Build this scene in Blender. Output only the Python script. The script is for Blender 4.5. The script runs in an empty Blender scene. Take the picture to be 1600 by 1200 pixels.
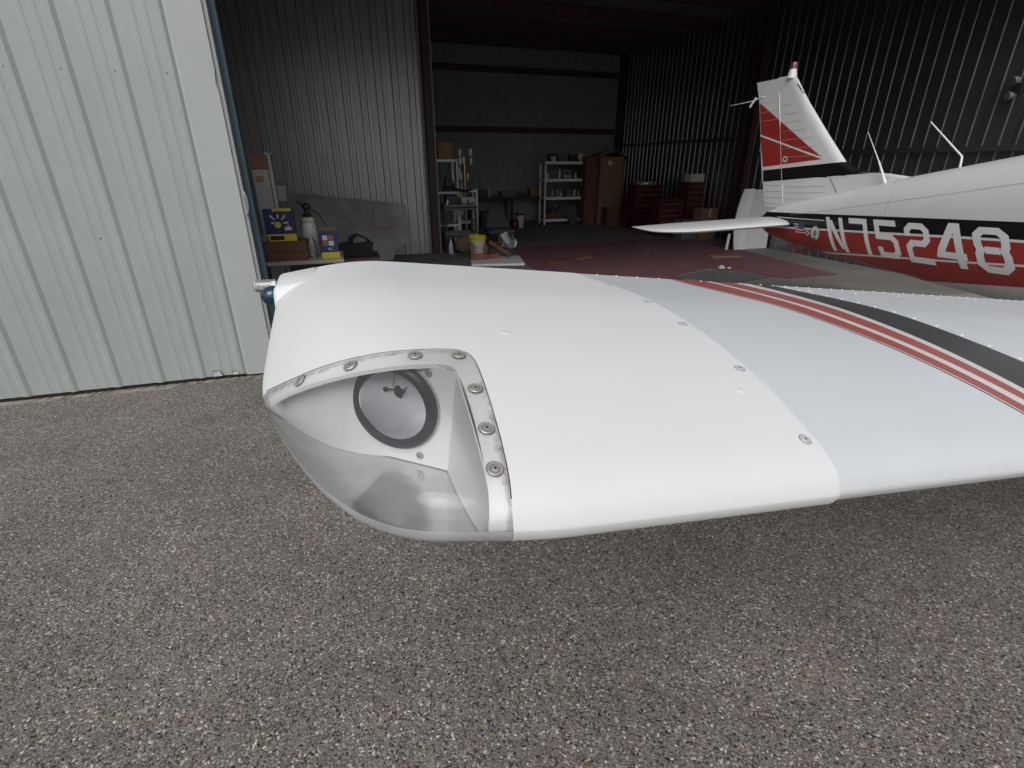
import bpy, bmesh, math, random
import numpy as np
from mathutils import Vector, Matrix, Quaternion

random.seed(7)
sc = bpy.context.scene
COL = sc.collection

# ------------------------------------------------------------------ camera, sky, sun, exposure
cam = bpy.data.cameras.new('camera'); camo = bpy.data.objects.new('camera', cam); COL.objects.link(camo)
cam.sensor_width = 36; cam.lens = 788 / 1600 * 36
cam.clip_start = 0.02; cam.clip_end = 1000
camo.location = (0, 0, 1.7)
camo.rotation_euler = (math.radians(90 - 23.6), 0, math.radians(-18))
sc.camera = camo

SUN_EL, SUN_AZ = 46, 208          # azimuth from +Y towards +X
world = bpy.data.worlds.new('World'); sc.world = world; world.use_nodes = True
wn = world.node_tree; bg = wn.nodes['Background']
sky = wn.nodes.new('ShaderNodeTexSky'); sky.sky_type = 'NISHITA'; sky.sun_disc = False
sky.sun_elevation = math.radians(SUN_EL); sky.sun_rotation = math.radians(SUN_AZ)
sky.air_density = 1.0; sky.dust_density = 4.0; sky.ozone_density = 1.0
hs = wn.nodes.new('ShaderNodeHueSaturation'); hs.inputs['Saturation'].default_value = 0.28
wn.links.new(sky.outputs[0], hs.inputs['Color']); wn.links.new(hs.outputs[0], bg.inputs['Color'])
bg.inputs['Strength'].default_value = 0.125
sl = bpy.data.lights.new('sun', 'SUN'); sl.energy = 1.0; sl.angle = math.radians(40); sl.color = (1, .98, .955)
so = bpy.data.objects.new('sun', sl); COL.objects.link(so)
el, az = math.radians(SUN_EL), math.radians(SUN_AZ)
sd = Vector((math.sin(az) * math.cos(el), math.cos(az) * math.cos(el), math.sin(el)))
so.rotation_euler = sd.to_track_quat('Z', 'Y').to_euler(); so.location = (0, -5, 20)
sc.view_settings.view_transform = 'Standard'; sc.view_settings.look = 'None'
sc.view_settings.gamma = 1; sc.view_settings.use_curve_mapping = False
sc.view_settings.exposure = -0.15
sc.cycles.max_bounces = 10; sc.cycles.transparent_max_bounces = 12; sc.cycles.diffuse_bounces = 5
sc.cycles.use_denoising = True

# ------------------------------------------------------------------ materials
def mat(name, col, rough=.5, metal=0., noise=0., nscale=8., bump=0., bscale=200., coat=0., spec=.5, col2=None, stretch=None, emit=None):
    m = bpy.data.materials.new(name); m.use_nodes = True
    nt = m.node_tree; p = nt.nodes['Principled BSDF']
    p.inputs['Base Color'].default_value = (*col, 1); p.inputs['Roughness'].default_value = rough
    p.inputs['Metallic'].default_value = metal; p.inputs['Coat Weight'].default_value = coat
    p.inputs['Specular IOR Level'].default_value = spec
    tc = nt.nodes.new('ShaderNodeTexCoord'); src = tc.outputs['Object']
    if stretch:
        mp = nt.nodes.new('ShaderNodeMapping'); mp.inputs['Scale'].default_value = stretch
        nt.links.new(src, mp.inputs['Vector']); src = mp.outputs[0]
    if noise > 0 or col2:
        n = nt.nodes.new('ShaderNodeTexNoise'); n.inputs['Scale'].default_value = nscale
        n.inputs['Detail'].default_value = 6; n.inputs['Roughness'].default_value = .6
        nt.links.new(src, n.inputs['Vector'])
        r = nt.nodes.new('ShaderNodeValToRGB')
        r.color_ramp.elements[0].position = .3; r.color_ramp.elements[1].position = .7
        c2 = col2 if col2 else tuple(c * (1 - noise) for c in col)
        r.color_ramp.elements[0].color = (*c2, 1); r.color_ramp.elements[1].color = (*col, 1)
        nt.links.new(n.outputs['Fac'], r.inputs[0]); nt.links.new(r.outputs[0], p.inputs['Base Color'])
    if bump > 0:
        n2 = nt.nodes.new('ShaderNodeTexNoise'); n2.inputs['Scale'].default_value = bscale; n2.inputs['Detail'].default_value = 3
        nt.links.new(src, n2.inputs['Vector'])
        b = nt.nodes.new('ShaderNodeBump'); b.inputs['Strength'].default_value = bump; b.inputs['Distance'].default_value = .002
        nt.links.new(n2.outputs['Fac'], b.inputs['Height']); nt.links.new(b.outputs[0], p.inputs['Normal'])
    return m

M = {}
M['tip'] = mat('white_gelcoat', (.79, .81, .82), .50, noise=.035, nscale=3, spec=.35, bump=.04, bscale=6)
M['wing'] = mat('white_wing_paint', (.69, .72, .745), .40, noise=.03, nscale=4, coat=.05, bump=.06, bscale=5)
M['white'] = mat('aircraft_white', (.70, .72, .72), .35, noise=.04, nscale=5, coat=.2)
M['red'] = mat('aircraft_red', (.36, .035, .03), .35, noise=.10, nscale=4, coat=.2)
M['wred'] = mat('wing_red', (.40, .095, .085), .4, noise=.08, nscale=9)
M['black'] = mat('aircraft_black', (.010, .010, .012), .3, coat=.2)
M['wblack'] = mat('wing_charcoal', (.045, .045, .045), .38, noise=.15, nscale=12)
M['pin'] = mat('pinstripe_cream', (.70, .69, .66), .4)
M['letter'] = mat('letter_white', (.79, .80, .81), .4, noise=.04)
M['metal'] = mat('screw_steel', (.55, .54, .51), .42, metal=.5, noise=.3, nscale=200)
M['wscrew'] = mat('painted_screw', (.62, .64, .64), .4, noise=.2, nscale=300)
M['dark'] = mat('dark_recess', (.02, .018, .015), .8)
M['plate'] = mat('plate_paint', (.84, .85, .86), .42, noise=.04, nscale=10)
M['flange'] = mat('flange_paint', (.90, .90, .89), .5)
M['rubber'] = mat('black_rubber', (.028, .028, .032), .42, noise=.25, nscale=60)
M['chrome'] = mat('reflector_silver', (.96, .97, .98), .17, metal=1.)
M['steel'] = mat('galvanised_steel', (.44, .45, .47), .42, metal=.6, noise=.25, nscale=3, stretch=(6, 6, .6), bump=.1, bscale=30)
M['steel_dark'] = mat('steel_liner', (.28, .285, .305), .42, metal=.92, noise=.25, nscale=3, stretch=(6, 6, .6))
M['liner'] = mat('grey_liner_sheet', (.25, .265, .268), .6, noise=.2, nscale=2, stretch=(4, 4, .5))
M['redoxide'] = mat('red_oxide_primer', (.060, .022, .023), .6, noise=.3, nscale=5)
M['roof'] = mat('roof_insulation', (.18, .175, .17), .8, noise=.3, nscale=3)
M['door'] = mat('sage_white_steel', (.375, .408, .397), .42, noise=.10, nscale=2.2, bump=.06, bscale=3)
M['trim'] = mat('door_trim_paint', (.41, .442, .432), .42, noise=.06, nscale=3, bump=.15, bscale=4)
M['greyedge'] = mat('grey_edge_strip', (.32, .32, .33), .5)
M['blue'] = mat('blue_post_paint', (.065, .115, .15), .5, noise=.15, nscale=6)
M['concrete'] = mat('hangar_concrete', (.235, .225, .21), .7, nscale=1.3, col2=(.155, .15, .142), bump=.2, bscale=60)
M['apron'] = mat('apron_concrete', (.36, .34, .28), .85, nscale=6, col2=(.22, .20, .17), bump=.3, bscale=90)
M['mat'] = mat('maroon_mat', (.20, .085, .105), .85, nscale=2.5, col2=(.13, .060, .072), bump=.5, bscale=120)
M['shelf'] = mat('shelf_white', (.78, .79, .82), .5, noise=.1)
M['dshelf'] = mat('grey_plastic', (.14, .14, .15), .6, noise=.2)
M['card'] = mat('cardboard', (.23, .155, .095), .85, noise=.15, nscale=6)
M['bcard'] = mat('brown_cardboard', (.15, .075, .045), .85, noise=.15, nscale=5)
M['wood'] = mat('cut_timber', (.26, .12, .065), .8, noise=.3, nscale=5, stretch=(1, 8, 8))
M['yellow'] = mat('yellow_print', (.62, .52, .03), .5)
M['purple'] = mat('purple_print', (.05, .045, .20), .45, col2=(.02, .02, .05), nscale=7)
M['blackp'] = mat('black_plastic', (.018, .018, .020), .5, noise=.2)
M['cloth'] = mat('black_cloth', (.012, .012, .014), .95, noise=.3, nscale=40, bump=.6, bscale=300)
M['ply'] = mat('clouded_sheet', (.40, .40, .39), .45, nscale=2.2, col2=(.20, .20, .195))
M['table'] = mat('table_laminate', (.42, .40, .35), .55, noise=.1)
M['paper'] = mat('white_card', (.52, .52, .50), .7, noise=.12)
M['tan'] = mat('tan_card', (.26, .15, .10), .8)
M['orange'] = mat('orange_print', (.55, .22, .05), .7)
M['redcab'] = mat('tool_chest_red', (.070, .010, .014), .4, noise=.2)
M['bucket'] = mat('bucket_plastic', (.60, .58, .52), .45, noise=.12, nscale=6)
M['brass'] = mat('brass', (.55, .38, .14), .3, metal=.9)
M['shade'] = mat('frosted_shade', (.55, .54, .52), .5)
M['chair'] = mat('grey_fabric', (.09, .09, .11), .9, noise=.2, nscale=30)
M['orangecord'] = mat('orange_cord', (.45, .13, .05), .6)
M['redbits'] = mat('terracotta', (.22, .07, .035), .8, noise=.4, nscale=25)
M['blueprint'] = mat('blue_print', (.05, .07, .25), .5)
M['green'] = mat('green_print', (.10, .35, .25), .5)
M['bulbwhite'] = mat('white_print', (.6, .6, .64), .5)

# flange dirt from an attribute that says where the dirt really sits
def grime_mat():
    m = M['flange']; nt = m.node_tree; p = nt.nodes['Principled BSDF']
    at = nt.nodes.new('ShaderNodeAttribute'); at.attribute_name = 'grime'
    tc = nt.nodes.new('ShaderNodeTexCoord'); n = nt.nodes.new('ShaderNodeTexNoise')
    n.inputs['Scale'].default_value = 38; n.inputs['Detail'].default_value = 8; n.inputs['Roughness'].default_value = .7
    nt.links.new(tc.outputs['Object'], n.inputs['Vector'])
    mul = nt.nodes.new('ShaderNodeMath'); mul.operation = 'MULTIPLY_ADD'; mul.inputs[1].default_value = .43
    nt.links.new(at.outputs['Fac'], mul.inputs[0]); nt.links.new(n.outputs['Fac'], mul.inputs[2])
    r = nt.nodes.new('ShaderNodeValToRGB')
    r.color_ramp.elements[0].position = .66; r.color_ramp.elements[0].color = (.90, .90, .89, 1)
    r.color_ramp.elements[1].position = .98; r.color_ramp.elements[1].color = (.30, .27, .23, 1)
    nt.links.new(mul.outputs[0], r.inputs[0]); nt.links.new(r.outputs[0], p.inputs['Base Color'])
grime_mat()

def lens_mat(name, haze, tint, gl, hazecol=(.72, .73, .75), rough=.06, fres=1.):
    m = bpy.data.materials.new(name); m.use_nodes = True; nt = m.node_tree
    for n in list(nt.nodes): nt.nodes.remove(n)
    out = nt.nodes.new('ShaderNodeOutputMaterial'); tr = nt.nodes.new('ShaderNodeBsdfTransparent')
    tr.inputs[0].default_value = (*tint, 1)
    df = nt.nodes.new('ShaderNodeBsdfDiffuse'); df.inputs[0].default_value = (*hazecol, 1)
    gls = nt.nodes.new('ShaderNodeBsdfGlossy'); gls.inputs['Roughness'].default_value = rough
    tc = nt.nodes.new('ShaderNodeTexCoord'); ns = nt.nodes.new('ShaderNodeTexNoise'); ns.inputs['Scale'].default_value = 14
    ns.inputs['Detail'].default_value = 6
    nt.links.new(tc.outputs['Object'], ns.inputs['Vector'])
    mr = nt.nodes.new('ShaderNodeMapRange'); mr.inputs['From Min'].default_value = .3; mr.inputs['From Max'].default_value = .7
    mr.inputs['To Min'].default_value = haze * .8; mr.inputs['To Max'].default_value = haze * 1.2
    nt.links.new(ns.outputs['Fac'], mr.inputs['Value'])
    m1 = nt.nodes.new('ShaderNodeMixShader'); nt.links.new(mr.outputs[0], m1.inputs[0])
    nt.links.new(tr.outputs[0], m1.inputs[1]); nt.links.new(df.outputs[0], m1.inputs[2])
    fr = nt.nodes.new('ShaderNodeFresnel'); fr.inputs['IOR'].default_value = 1.49
    mx = nt.nodes.new('ShaderNodeMath'); mx.operation = 'MULTIPLY_ADD'; mx.inputs[1].default_value = fres; mx.inputs[2].default_value = gl
    nt.links.new(fr.outputs[0], mx.inputs[0])
    m2 = nt.nodes.new('ShaderNodeMixShader'); nt.links.new(mx.outputs[0], m2.inputs[0])
    nt.links.new(m1.outputs[0], m2.inputs[1]); nt.links.new(gls.outputs[0], m2.inputs[2])
    nt.links.new(m2.outputs[0], out.inputs[0])
    return m
M['lens'] = lens_mat('clear_acrylic', .055, (.97, .97, .98), 0.0)
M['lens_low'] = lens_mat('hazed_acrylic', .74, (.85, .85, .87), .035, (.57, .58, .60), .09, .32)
M['lglass'] = lens_mat('lamp_glass', .005, (.99, .99, 1.), .01)
M['navblue'] = lens_mat('nav_lens_blue', .55, (.03, .18, .28), .03, (.008, .075, .115))
M['clear'] = lens_mat('strobe_glass', .28, (.95, .96, .95), .05, (.75, .77, .75))
M['film'] = lens_mat('plastic_film', .40, (.9, .9, .9), .05, (.4, .4, .42))
M['jug'] = lens_mat('jug_plastic', .35, (.9, .92, .92), .04, (.5, .52, .52))
M['beacon'] = lens_mat('beacon_red', .55, (.6, .1, .1), .05, (.30, .06, .08))

def asphalt():
    m = bpy.data.materials.new('exposed_aggregate_asphalt'); m.use_nodes = True; nt = m.node_tree; p = nt.nodes['Principled BSDF']
    L = nt.links.new; tc = nt.nodes.new('ShaderNodeTexCoord')
    # jitter the lookup so that the stones are not round cells
    jn = nt.nodes.new('ShaderNodeTexNoise'); jn.inputs['Scale'].default_value = 90; jn.inputs['Detail'].default_value = 2
    L(tc.outputs['Object'], jn.inputs['Vector'])
    jm = nt.nodes.new('ShaderNodeVectorMath'); jm.operation = 'MULTIPLY_ADD'; jm.inputs[1].default_value = (.006, .006, .0)
    L(jn.outputs['Color'], jm.inputs[0]); L(tc.outputs['Object'], jm.inputs[2])
    v = nt.nodes.new('ShaderNodeTexVoronoi'); v.inputs['Scale'].default_value = 145; v.inputs['Randomness'].default_value = 1
    L(jm.outputs[0], v.inputs['Vector'])
    v2 = nt.nodes.new('ShaderNodeTexVoronoi'); v2.inputs['Scale'].default_value = 290
    L(jm.outputs[0], v2.inputs['Vector'])
    s = nt.nodes.new('ShaderNodeSeparateColor'); L(v.outputs['Color'], s.inputs[0])
    s2 = nt.nodes.new('ShaderNodeSeparateColor'); L(v2.outputs['Color'], s2.inputs[0])
    r = nt.nodes.new('ShaderNodeValToRGB'); cr = r.color_ramp; cr.interpolation = 'LINEAR'
    stops = [(0, (.022, .022, .025)), (.14, (.062, .060, .060)), (.34, (.165, .158, .148)), (.52, (.215, .20, .183)),
             (.66, (.24, .229, .218)), (.82, (.34, .33, .315)), (.93, (.50, .485, .46)), (1, (.70, .68, .65))]
    cr.elements[0].position = 0; cr.elements[0].color = (*stops[0][1], 1)
    cr.elements[1].position = 1; cr.elements[1].color = (*stops[-1][1], 1)
    for ps, c in stops[1:-1]:
        e = cr.elements.new(ps); e.color = (*c, 1)
    L(s.outputs[0], r.inputs[0])
    r2 = nt.nodes.new('ShaderNodeValToRGB'); r2.color_ramp.elements[0].color = (.055, .052, .050, 1); r2.color_ramp.elements[1].color = (.36, .33, .30, 1)
    L(s2.outputs[1], r2.inputs[0])
    # fine sand shows between the larger stones
    sel = nt.nodes.new('ShaderNodeMath'); sel.operation = 'GREATER_THAN'; sel.inputs[1].default_value = .45
    L(s.outputs[2], sel.inputs[0])
    mx = nt.nodes.new('ShaderNodeMix'); mx.data_type = 'RGBA'; L(sel.outputs[0], mx.inputs['Factor'])
    L(r.outputs[0], mx.inputs['A']); L(r2.outputs[0], mx.inputs['B'])
    # tint of single stones: rust, ochre, slate
    hue = nt.nodes.new('ShaderNodeValToRGB'); hc = hue.color_ramp; hc.interpolation = 'CONSTANT'
    hc.elements[0].position = 0; hc.elements[0].color = (1, 1, 1, 1); hc.elements[1].position = .80; hc.elements[1].color = (1.0, .86, .83, 1)
    e = hc.elements.new(.90); e.color = (1.12, .95, .72, 1); e = hc.elements.new(.95); e.color = (.80, .88, 1.0, 1)
    L(s.outputs[1], hue.inputs[0])
    mt = nt.nodes.new('ShaderNodeMix'); mt.data_type = 'RGBA'; mt.blend_type = 'MULTIPLY'; mt.inputs['Factor'].default_value = 1
    L(mx.outputs['Result'], mt.inputs['A']); L(hue.outputs[0], mt.inputs['B'])
    # binder wear and old stains
    n = nt.nodes.new('ShaderNodeTexNoise'); n.inputs['Scale'].default_value = 1.6; n.inputs['Detail'].default_value = 7; n.inputs['Roughness'].default_value = .65
    L(tc.outputs['Object'], n.inputs['Vector'])
    rr = nt.nodes.new('ShaderNodeValToRGB'); rr.color_ramp.elements[0].position = .3; rr.color_ramp.elements[1].position = .72
    rr.color_ramp.elements[0].color = (.81, .80, .78, 1); rr.color_ramp.elements[1].color = (1.19, 1.175, 1.135, 1)
    L(n.outputs['Fac'], rr.inputs[0])
    mt2 = nt.nodes.new('ShaderNodeMix'); mt2.data_type = 'RGBA'; mt2.blend_type = 'MULTIPLY'; mt2.inputs['Factor'].default_value = 1
    L(mt.outputs['Result'], mt2.inputs['A']); L(rr.outputs[0], mt2.inputs['B'])
    L(mt2.outputs['Result'], p.inputs['Base Color'])
    p.inputs['Roughness'].default_value = .72; p.inputs['Specular IOR Level'].default_value = .35
    inv = nt.nodes.new('ShaderNodeMath'); inv.operation = 'SUBTRACT'; inv.inputs[0].default_value = 1; L(v.outputs['Distance'], inv.inputs[1])
    hgt = nt.nodes.new('ShaderNodeMath'); hgt.operation = 'ADD'; L(inv.outputs[0], hgt.inputs[0])
    hh = nt.nodes.new('ShaderNodeMath'); hh.operation = 'MULTIPLY'; hh.inputs[1].default_value = .9; L(s.outputs[2], hh.inputs[0]); L(hh.outputs[0], hgt.inputs[1])
    b = nt.nodes.new('ShaderNodeBump'); b.inputs['Strength'].default_value = .9; b.inputs['Distance'].default_value = .0035
    L(hgt.outputs[0], b.inputs['Height']); L(b.outputs[0], p.inputs['Normal'])
    return m
M['asphalt'] = asphalt()

# ------------------------------------------------------------------ helpers
def wloc(o):
    v = Vector((0, 0, 0))
    while o: v += o.location; o = o.parent
    return v

class MB:
    def __init__(s): s.v = []; s.f = []; s.m = []; s.xf = Matrix.Identity(4)
    def add(s, vs, fs, mi=0):
        b = len(s.v); s.v += [tuple(s.xf @ Vector(v)) for v in vs]
        for f in fs: s.f.append([b + i for i in f]); s.m.append(mi)
        return s
    def box(s, x0, x1, y0, y1, z0, z1, mi=0):
        return s.add([(x0, y0, z0), (x1, y0, z0), (x1, y1, z0), (x0, y1, z0), (x0, y0, z1), (x1, y0, z1), (x1, y1, z1), (x0, y1, z1)],
                     [(0, 3, 2, 1), (4, 5, 6, 7), (0, 1, 5, 4), (1, 2, 6, 5), (2, 3, 7, 6), (3, 0, 4, 7)], mi)
    def lathe(s, prof, n=20, mi=0, c=(0, 0, 0), cap=True):
        vs = []; fs = []
        for r, z in prof:
            for k in range(n):
                a = 2 * math.pi * k / n; vs.append((c[0] + r * math.cos(a), c[1] + r * math.sin(a), c[2] + z))
        for i in range(len(prof) - 1):
            for k in range(n):
                fs.append((i * n + k, i * n + (k + 1) % n, (i + 1) * n + (k + 1) % n, (i + 1) * n + k))
        if cap:
            if prof[0][0] > 1e-5: fs.append(tuple(range(n - 1, -1, -1)))
            if prof[-1][0] > 1e-5: fs.append(tuple((len(prof) - 1) * n + k for k in range(n)))
        return s.add(vs, fs, mi)
    def tube(s, pts, r, n=8, mi=0):
        pts = [Vector(p) for p in pts]; rs = r if isinstance(r, (list, tuple)) else [r] * len(pts)
        vs = []; fs = []; up = None
        for i, p in enumerate(pts):
            d = (pts[min(i + 1, len(pts) - 1)] - pts[max(i - 1, 0)]).normalized()
            if up is None: up = d.orthogonal().normalized()
            a = (up - d * up.dot(d)).normalized(); up = a; b = d.cross(a)
            for k in range(n):
                t = 2 * math.pi * k / n; q = p + (a * math.cos(t) + b * math.sin(t)) * rs[i]; vs.append(tuple(q))
        for i in range(len(pts) - 1):
            for k in range(n): fs.append((i * n + k, i * n + (k + 1) % n, (i + 1) * n + (k + 1) % n, (i + 1) * n + k))
        fs.append(tuple(range(n - 1, -1, -1))); fs.append(tuple((len(pts) - 1) * n + k for k in range(n)))
        return s.add(vs, fs, mi)
    def prism(s, poly, z0, z1, mi=0):
        n = len(poly); vs = [(x, y, z0) for x, y in poly] + [(x, y, z1) for x, y in poly]
        fs = [tuple(range(n - 1, -1, -1)), tuple(range(n, 2 * n))] + [(i, (i + 1) % n, n + (i + 1) % n, n + i) for i in range(n)]
        return s.add(vs, fs, mi)
    def mesh(s, name, mats, org=(0, 0, 0), smooth=None, bevel=0, doubles=0):
        me = bpy.data.meshes.new(name); o = Vector(org)
        me.from_pydata([tuple(Vector(v) - o) for v in s.v], [], s.f)
        for m in (mats if isinstance(mats, (list, tuple)) else [mats]): me.materials.append(m)
        for p, mi in zip(me.polygons, s.m): p.material_index = mi
        bm = bmesh.new(); bm.from_mesh(me)
        if doubles: bmesh.ops.remove_doubles(bm, verts=bm.verts, dist=doubles)
        bmesh.ops.recalc_face_normals(bm, faces=bm.faces)
        if bevel: bmesh.ops.bevel(bm, geom=[e for e in bm.edges if len(e.link_faces) == 2 and e.calc_face_angle(0) > .5], offset=bevel, segments=2, affect='EDGES', profile=.5)
        if smooth is not None:
            for f in bm.faces: f.smooth = True
            for e in bm.edges:
                if len(e.link_faces) != 2 or e.calc_face_angle(0) > math.radians(smooth): e.smooth = False
        bm.to_mesh(me); bm.free(); me.update()
        return me
    def build(s, name, mats, parent=None, smooth=None, bevel=0, doubles=0, label=None):
        org = wloc(parent)
        me = s.mesh(name, mats, org, smooth, bevel, doubles)
        return link(name, me, parent, label)

def link(name, me, parent=None, label=None, loc=None):
    o = bpy.data.objects.new(name, me); COL.objects.link(o)
    if parent: o.parent = parent
    if loc is not None: o.location = Vector(loc) - wloc(parent)
    if label: o['label'] = label
    return o
def thing(name, label, cat, loc=(0, 0, 0), group=None):
    o = bpy.data.objects.new(name, None); COL.objects.link(o); o.location = loc; o.empty_display_size = .1
    return tag(o, label, cat, group)
def tag(o, label, cat, group=None):
    o['label'] = label; o['category'] = cat
    if group: o['group'] = group
    return o
def structure(o): o['kind'] = 'structure'; return o
def rotz(cx, cy, a): return Matrix.Translation((cx, cy, 0)) @ Matrix.Rotation(math.radians(a), 4, 'Z')
def frame(pos, nrm, up=(0, 0, 1)):
    n = Vector(nrm).normalized(); u = Vector(up); x = u.cross(n)
    if x.length < 1e-4: x = Vector((1, 0, 0)).cross(n)
    x.normalize(); y = n.cross(x)
    m = Matrix((x, y, n)).transposed().to_4x4(); m.translation = Vector(pos); return m

# ------------------------------------------------------------------ ground
b = MB(); R = 220
b.add([(-R, -R, 0), (R, -R, 0), (R, R, 0), (-R, R, 0)], [(0, 1, 2, 3)])
structure(b.build('ground', M['asphalt']))
# ragged concrete sill / hangar slab, a real 4 mm lip over the asphalt
rr = random.Random(3); edge = []
x = -7.0
while x < 9.2:
    base = 4.47 + .04 * math.sin(x * 2.1) + rr.uniform(-.02, .02)
    if -1.45 < x < -.5: base += .08
    edge.append((x, base)); x += rr.uniform(.03, .09)
b = MB(); b.prism(edge + [(9.2, 4.75), (-7, 4.75)], -.02, .004)
structure(b.build('apron', M['apron']))
b = MB(); b.prism([(-7, 4.75), (9.3, 4.75), (9.3, 16.4), (-7, 16.4)], -.02, .006)
structure(b.build('floor', M['concrete']))
# cracked black joint filler along the sill
rr = random.Random(11)
b = MB()
for k in range(34):
    x0 = -2.4 + k * .052 + rr.uniform(-.01, .01); y0 = 4.575
    if rr.random() < .7:
        x1 = x0 - rr.uniform(.01, .06); y1 = y0 - rr.uniform(.02, .10)
        b.add([(x0, y0, .0065), (x0 + .014, y0, .0065), (x1 + .006, y1, .0065), (x1, y1, .0065)], [(0, 1, 2, 3)])
b.box(-7, -.6, 4.572, 4.6, .0, .0085)
o = b.build('joint_filler', M['dark']); o['kind'] = 'stuff'

# loose grit lying on the paving: beyond counting, one object
rg = random.Random(21); b = MB()
for k in range(900):
    x = rg.uniform(-2.2, 2.6); y = rg.uniform(.25, 4.3); r = rg.uniform(.0016, .0042) * (1.25 if rg.random() < .1 else 1)
    P = []
    for (ax_, ay_, az_) in ((1, 0, .3), (0, 1, .35), (-1, 0, .3), (0, -1, .3), (.2, .1, .85)):
        P.append((x + r * (ax_ + rg.uniform(-.3, .3)), y + r * (ay_ + rg.uniform(-.3, .3)), max(.0003, r * az_)))
    P += [(x + r * .8, y + r * .1, -.0005), (x, y + r * .8, -.0005), (x - r * .8, y, -.0005), (x, y - r * .8, -.0005)]
    b.add(P, [(0, 1, 4), (1, 2, 4), (2, 3, 4), (3, 0, 4), (5, 6, 1, 0), (6, 7, 2, 1), (7, 8, 3, 2), (8, 5, 0, 3)], rg.choice([0, 0, 1, 2, 3]))
M['grit_a'] = mat('grit_pale', (.40, .38, .35), .8); M['grit_b'] = mat('grit_grey', (.20, .19, .185), .8)
M['grit_c'] = mat('grit_dark', (.04, .04, .042), .7); M['grit_d'] = mat('grit_tan', (.30, .22, .15), .8)
o = b.build('loose_grit', [M['grit_a'], M['grit_b'], M['grit_c'], M['grit_d']]); o['kind'] = 'stuff'

# ------------------------------------------------------------------ hangar shell
WX, BY, SY, PX = 8.85, 16.1, 10.65, 1.74      # side wall, back wall, shoulder wall, bay corner
hang = thing('hangar', 'dark open steel hangar with corrugated walls and red oxide columns', 'hangar', (4, 10, 0))

def corr(width, height, pitch, prof, thick=.0012):
    """corrugated sheet, x along, -y the side seen, z up; prof = list of (fraction of the pitch, depth)"""
    b = MB(); n = round(width / pitch); pts = []
    for k in range(n):
        for fx, d in prof: pts.append(((k + fx) * pitch, -d))
    pts.append((n * pitch, -prof[0][1]))
    vs = [(x, y, 0) for x, y in pts] + [(x, y, height) for x, y in pts]
    m = len(pts)
    b.add(vs, [(i, i + 1, m + i + 1, m + i) for i in range(m - 1)])
    return b
R_IN = [(0, 0), (.20, 0), (.235, .040), (.40, .040), (.435, 0), (.60, 0), (.63, .026), (.83, .026), (.86, 0)]
R_THIN = [(0, 0), (.50, 0), (.53, .014), (.66, .014), (.69, 0)]
R_LINER = [(0, 0), (.10, 0), (.13, .012), (.2, .012), (.23, 0), (.6, 0), (.62, .004), (.66, .004), (.68, 0)]
R_DOOR = [(0, 0), (.25, 0), (.29, .003), (.35, .003), (.39, 0), (.50, 0), (.54, .003), (.60, .003), (.64, 0), (.72, 0), (.80, .015), (.88, .015), (.96, 0)]

def wall_of(name, mat_, prof, pitch, per, height, count, p0, ang, parent, label=None):
    b = MB(); w = b.build(name, mat_, parent, label=label)     # empty mesh as the wall, sheets as its pieces
    me = corr(pitch * per, height, pitch, prof).mesh('panel', mat_, smooth=None)
    d = Vector((math.cos(math.radians(ang)), math.sin(math.radians(ang)), 0))
    for k in range(count):
        o = link('panel', me, w, loc=Vector(p0) + d * (k * pitch * per))
        o.rotation_euler = (0, 0, math.radians(ang))
    return w
def joined_wall(name, mat_, prof, pitch, per, height, count, p0, ang, parent):
    e = bpy.data.objects.new(name, None); COL.objects.link(e); e.parent = parent
    me = corr(pitch * per, height, pitch, prof).mesh('panel', mat_)
    d = Vector((math.cos(math.radians(ang)), math.sin(math.radians(ang)), 0))
    for k in range(count):
        o = link('panel', me, e, loc=Vector(p0) + d * (k * pitch * per)); o.rotation_euler = (0, 0, math.radians(ang))
    return e
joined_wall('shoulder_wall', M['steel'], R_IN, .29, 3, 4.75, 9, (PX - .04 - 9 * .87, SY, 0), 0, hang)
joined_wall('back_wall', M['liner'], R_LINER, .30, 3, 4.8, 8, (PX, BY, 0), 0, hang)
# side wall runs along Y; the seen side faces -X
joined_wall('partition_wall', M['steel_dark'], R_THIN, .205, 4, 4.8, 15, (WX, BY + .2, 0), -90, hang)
b = MB(); b.box(-6.2, -6.15, 4.7, SY + .1, 0, 4.9); b.build('end_wall', M['steel_dark'], hang)
b = MB(); b.box(PX - .03, PX, SY + .05, BY + .1, 0, 4.9); b.build('bay_wall', M['steel_dark'], hang)
for q in ((-6.2, PX, SY + .06, SY + .1), (PX, WX + .2, BY + .06, BY + .1), (WX + .05, WX + .1, 4.7, BY)):
    b = MB(); b.box(*q, 0, 4.9); b.build('outer_skin', M['steel_dark'], hang)
# roof and purlins
b = MB(); b.box(-6.3, WX + .3, 4.2, BY + .4, 4.72, 4.80); b.build('roof', M['roof'], hang)
pm = MB().box(0, WX - PX + 8, -.035, .035, 0, .2).mesh('purlin', M['redoxide'])
for y in (5.6, 7.1, 8.6, 10.1, 11.7, 13.2, 14.7):
    link('purlin', pm, hang, loc=(-6.2, y, 4.50))
# header over the opening
b = MB(); b.box(-6.3, WX + 4, 4.72, 4.8, 3.95, 5.2); b.build('header', M['door'], hang)
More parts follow.
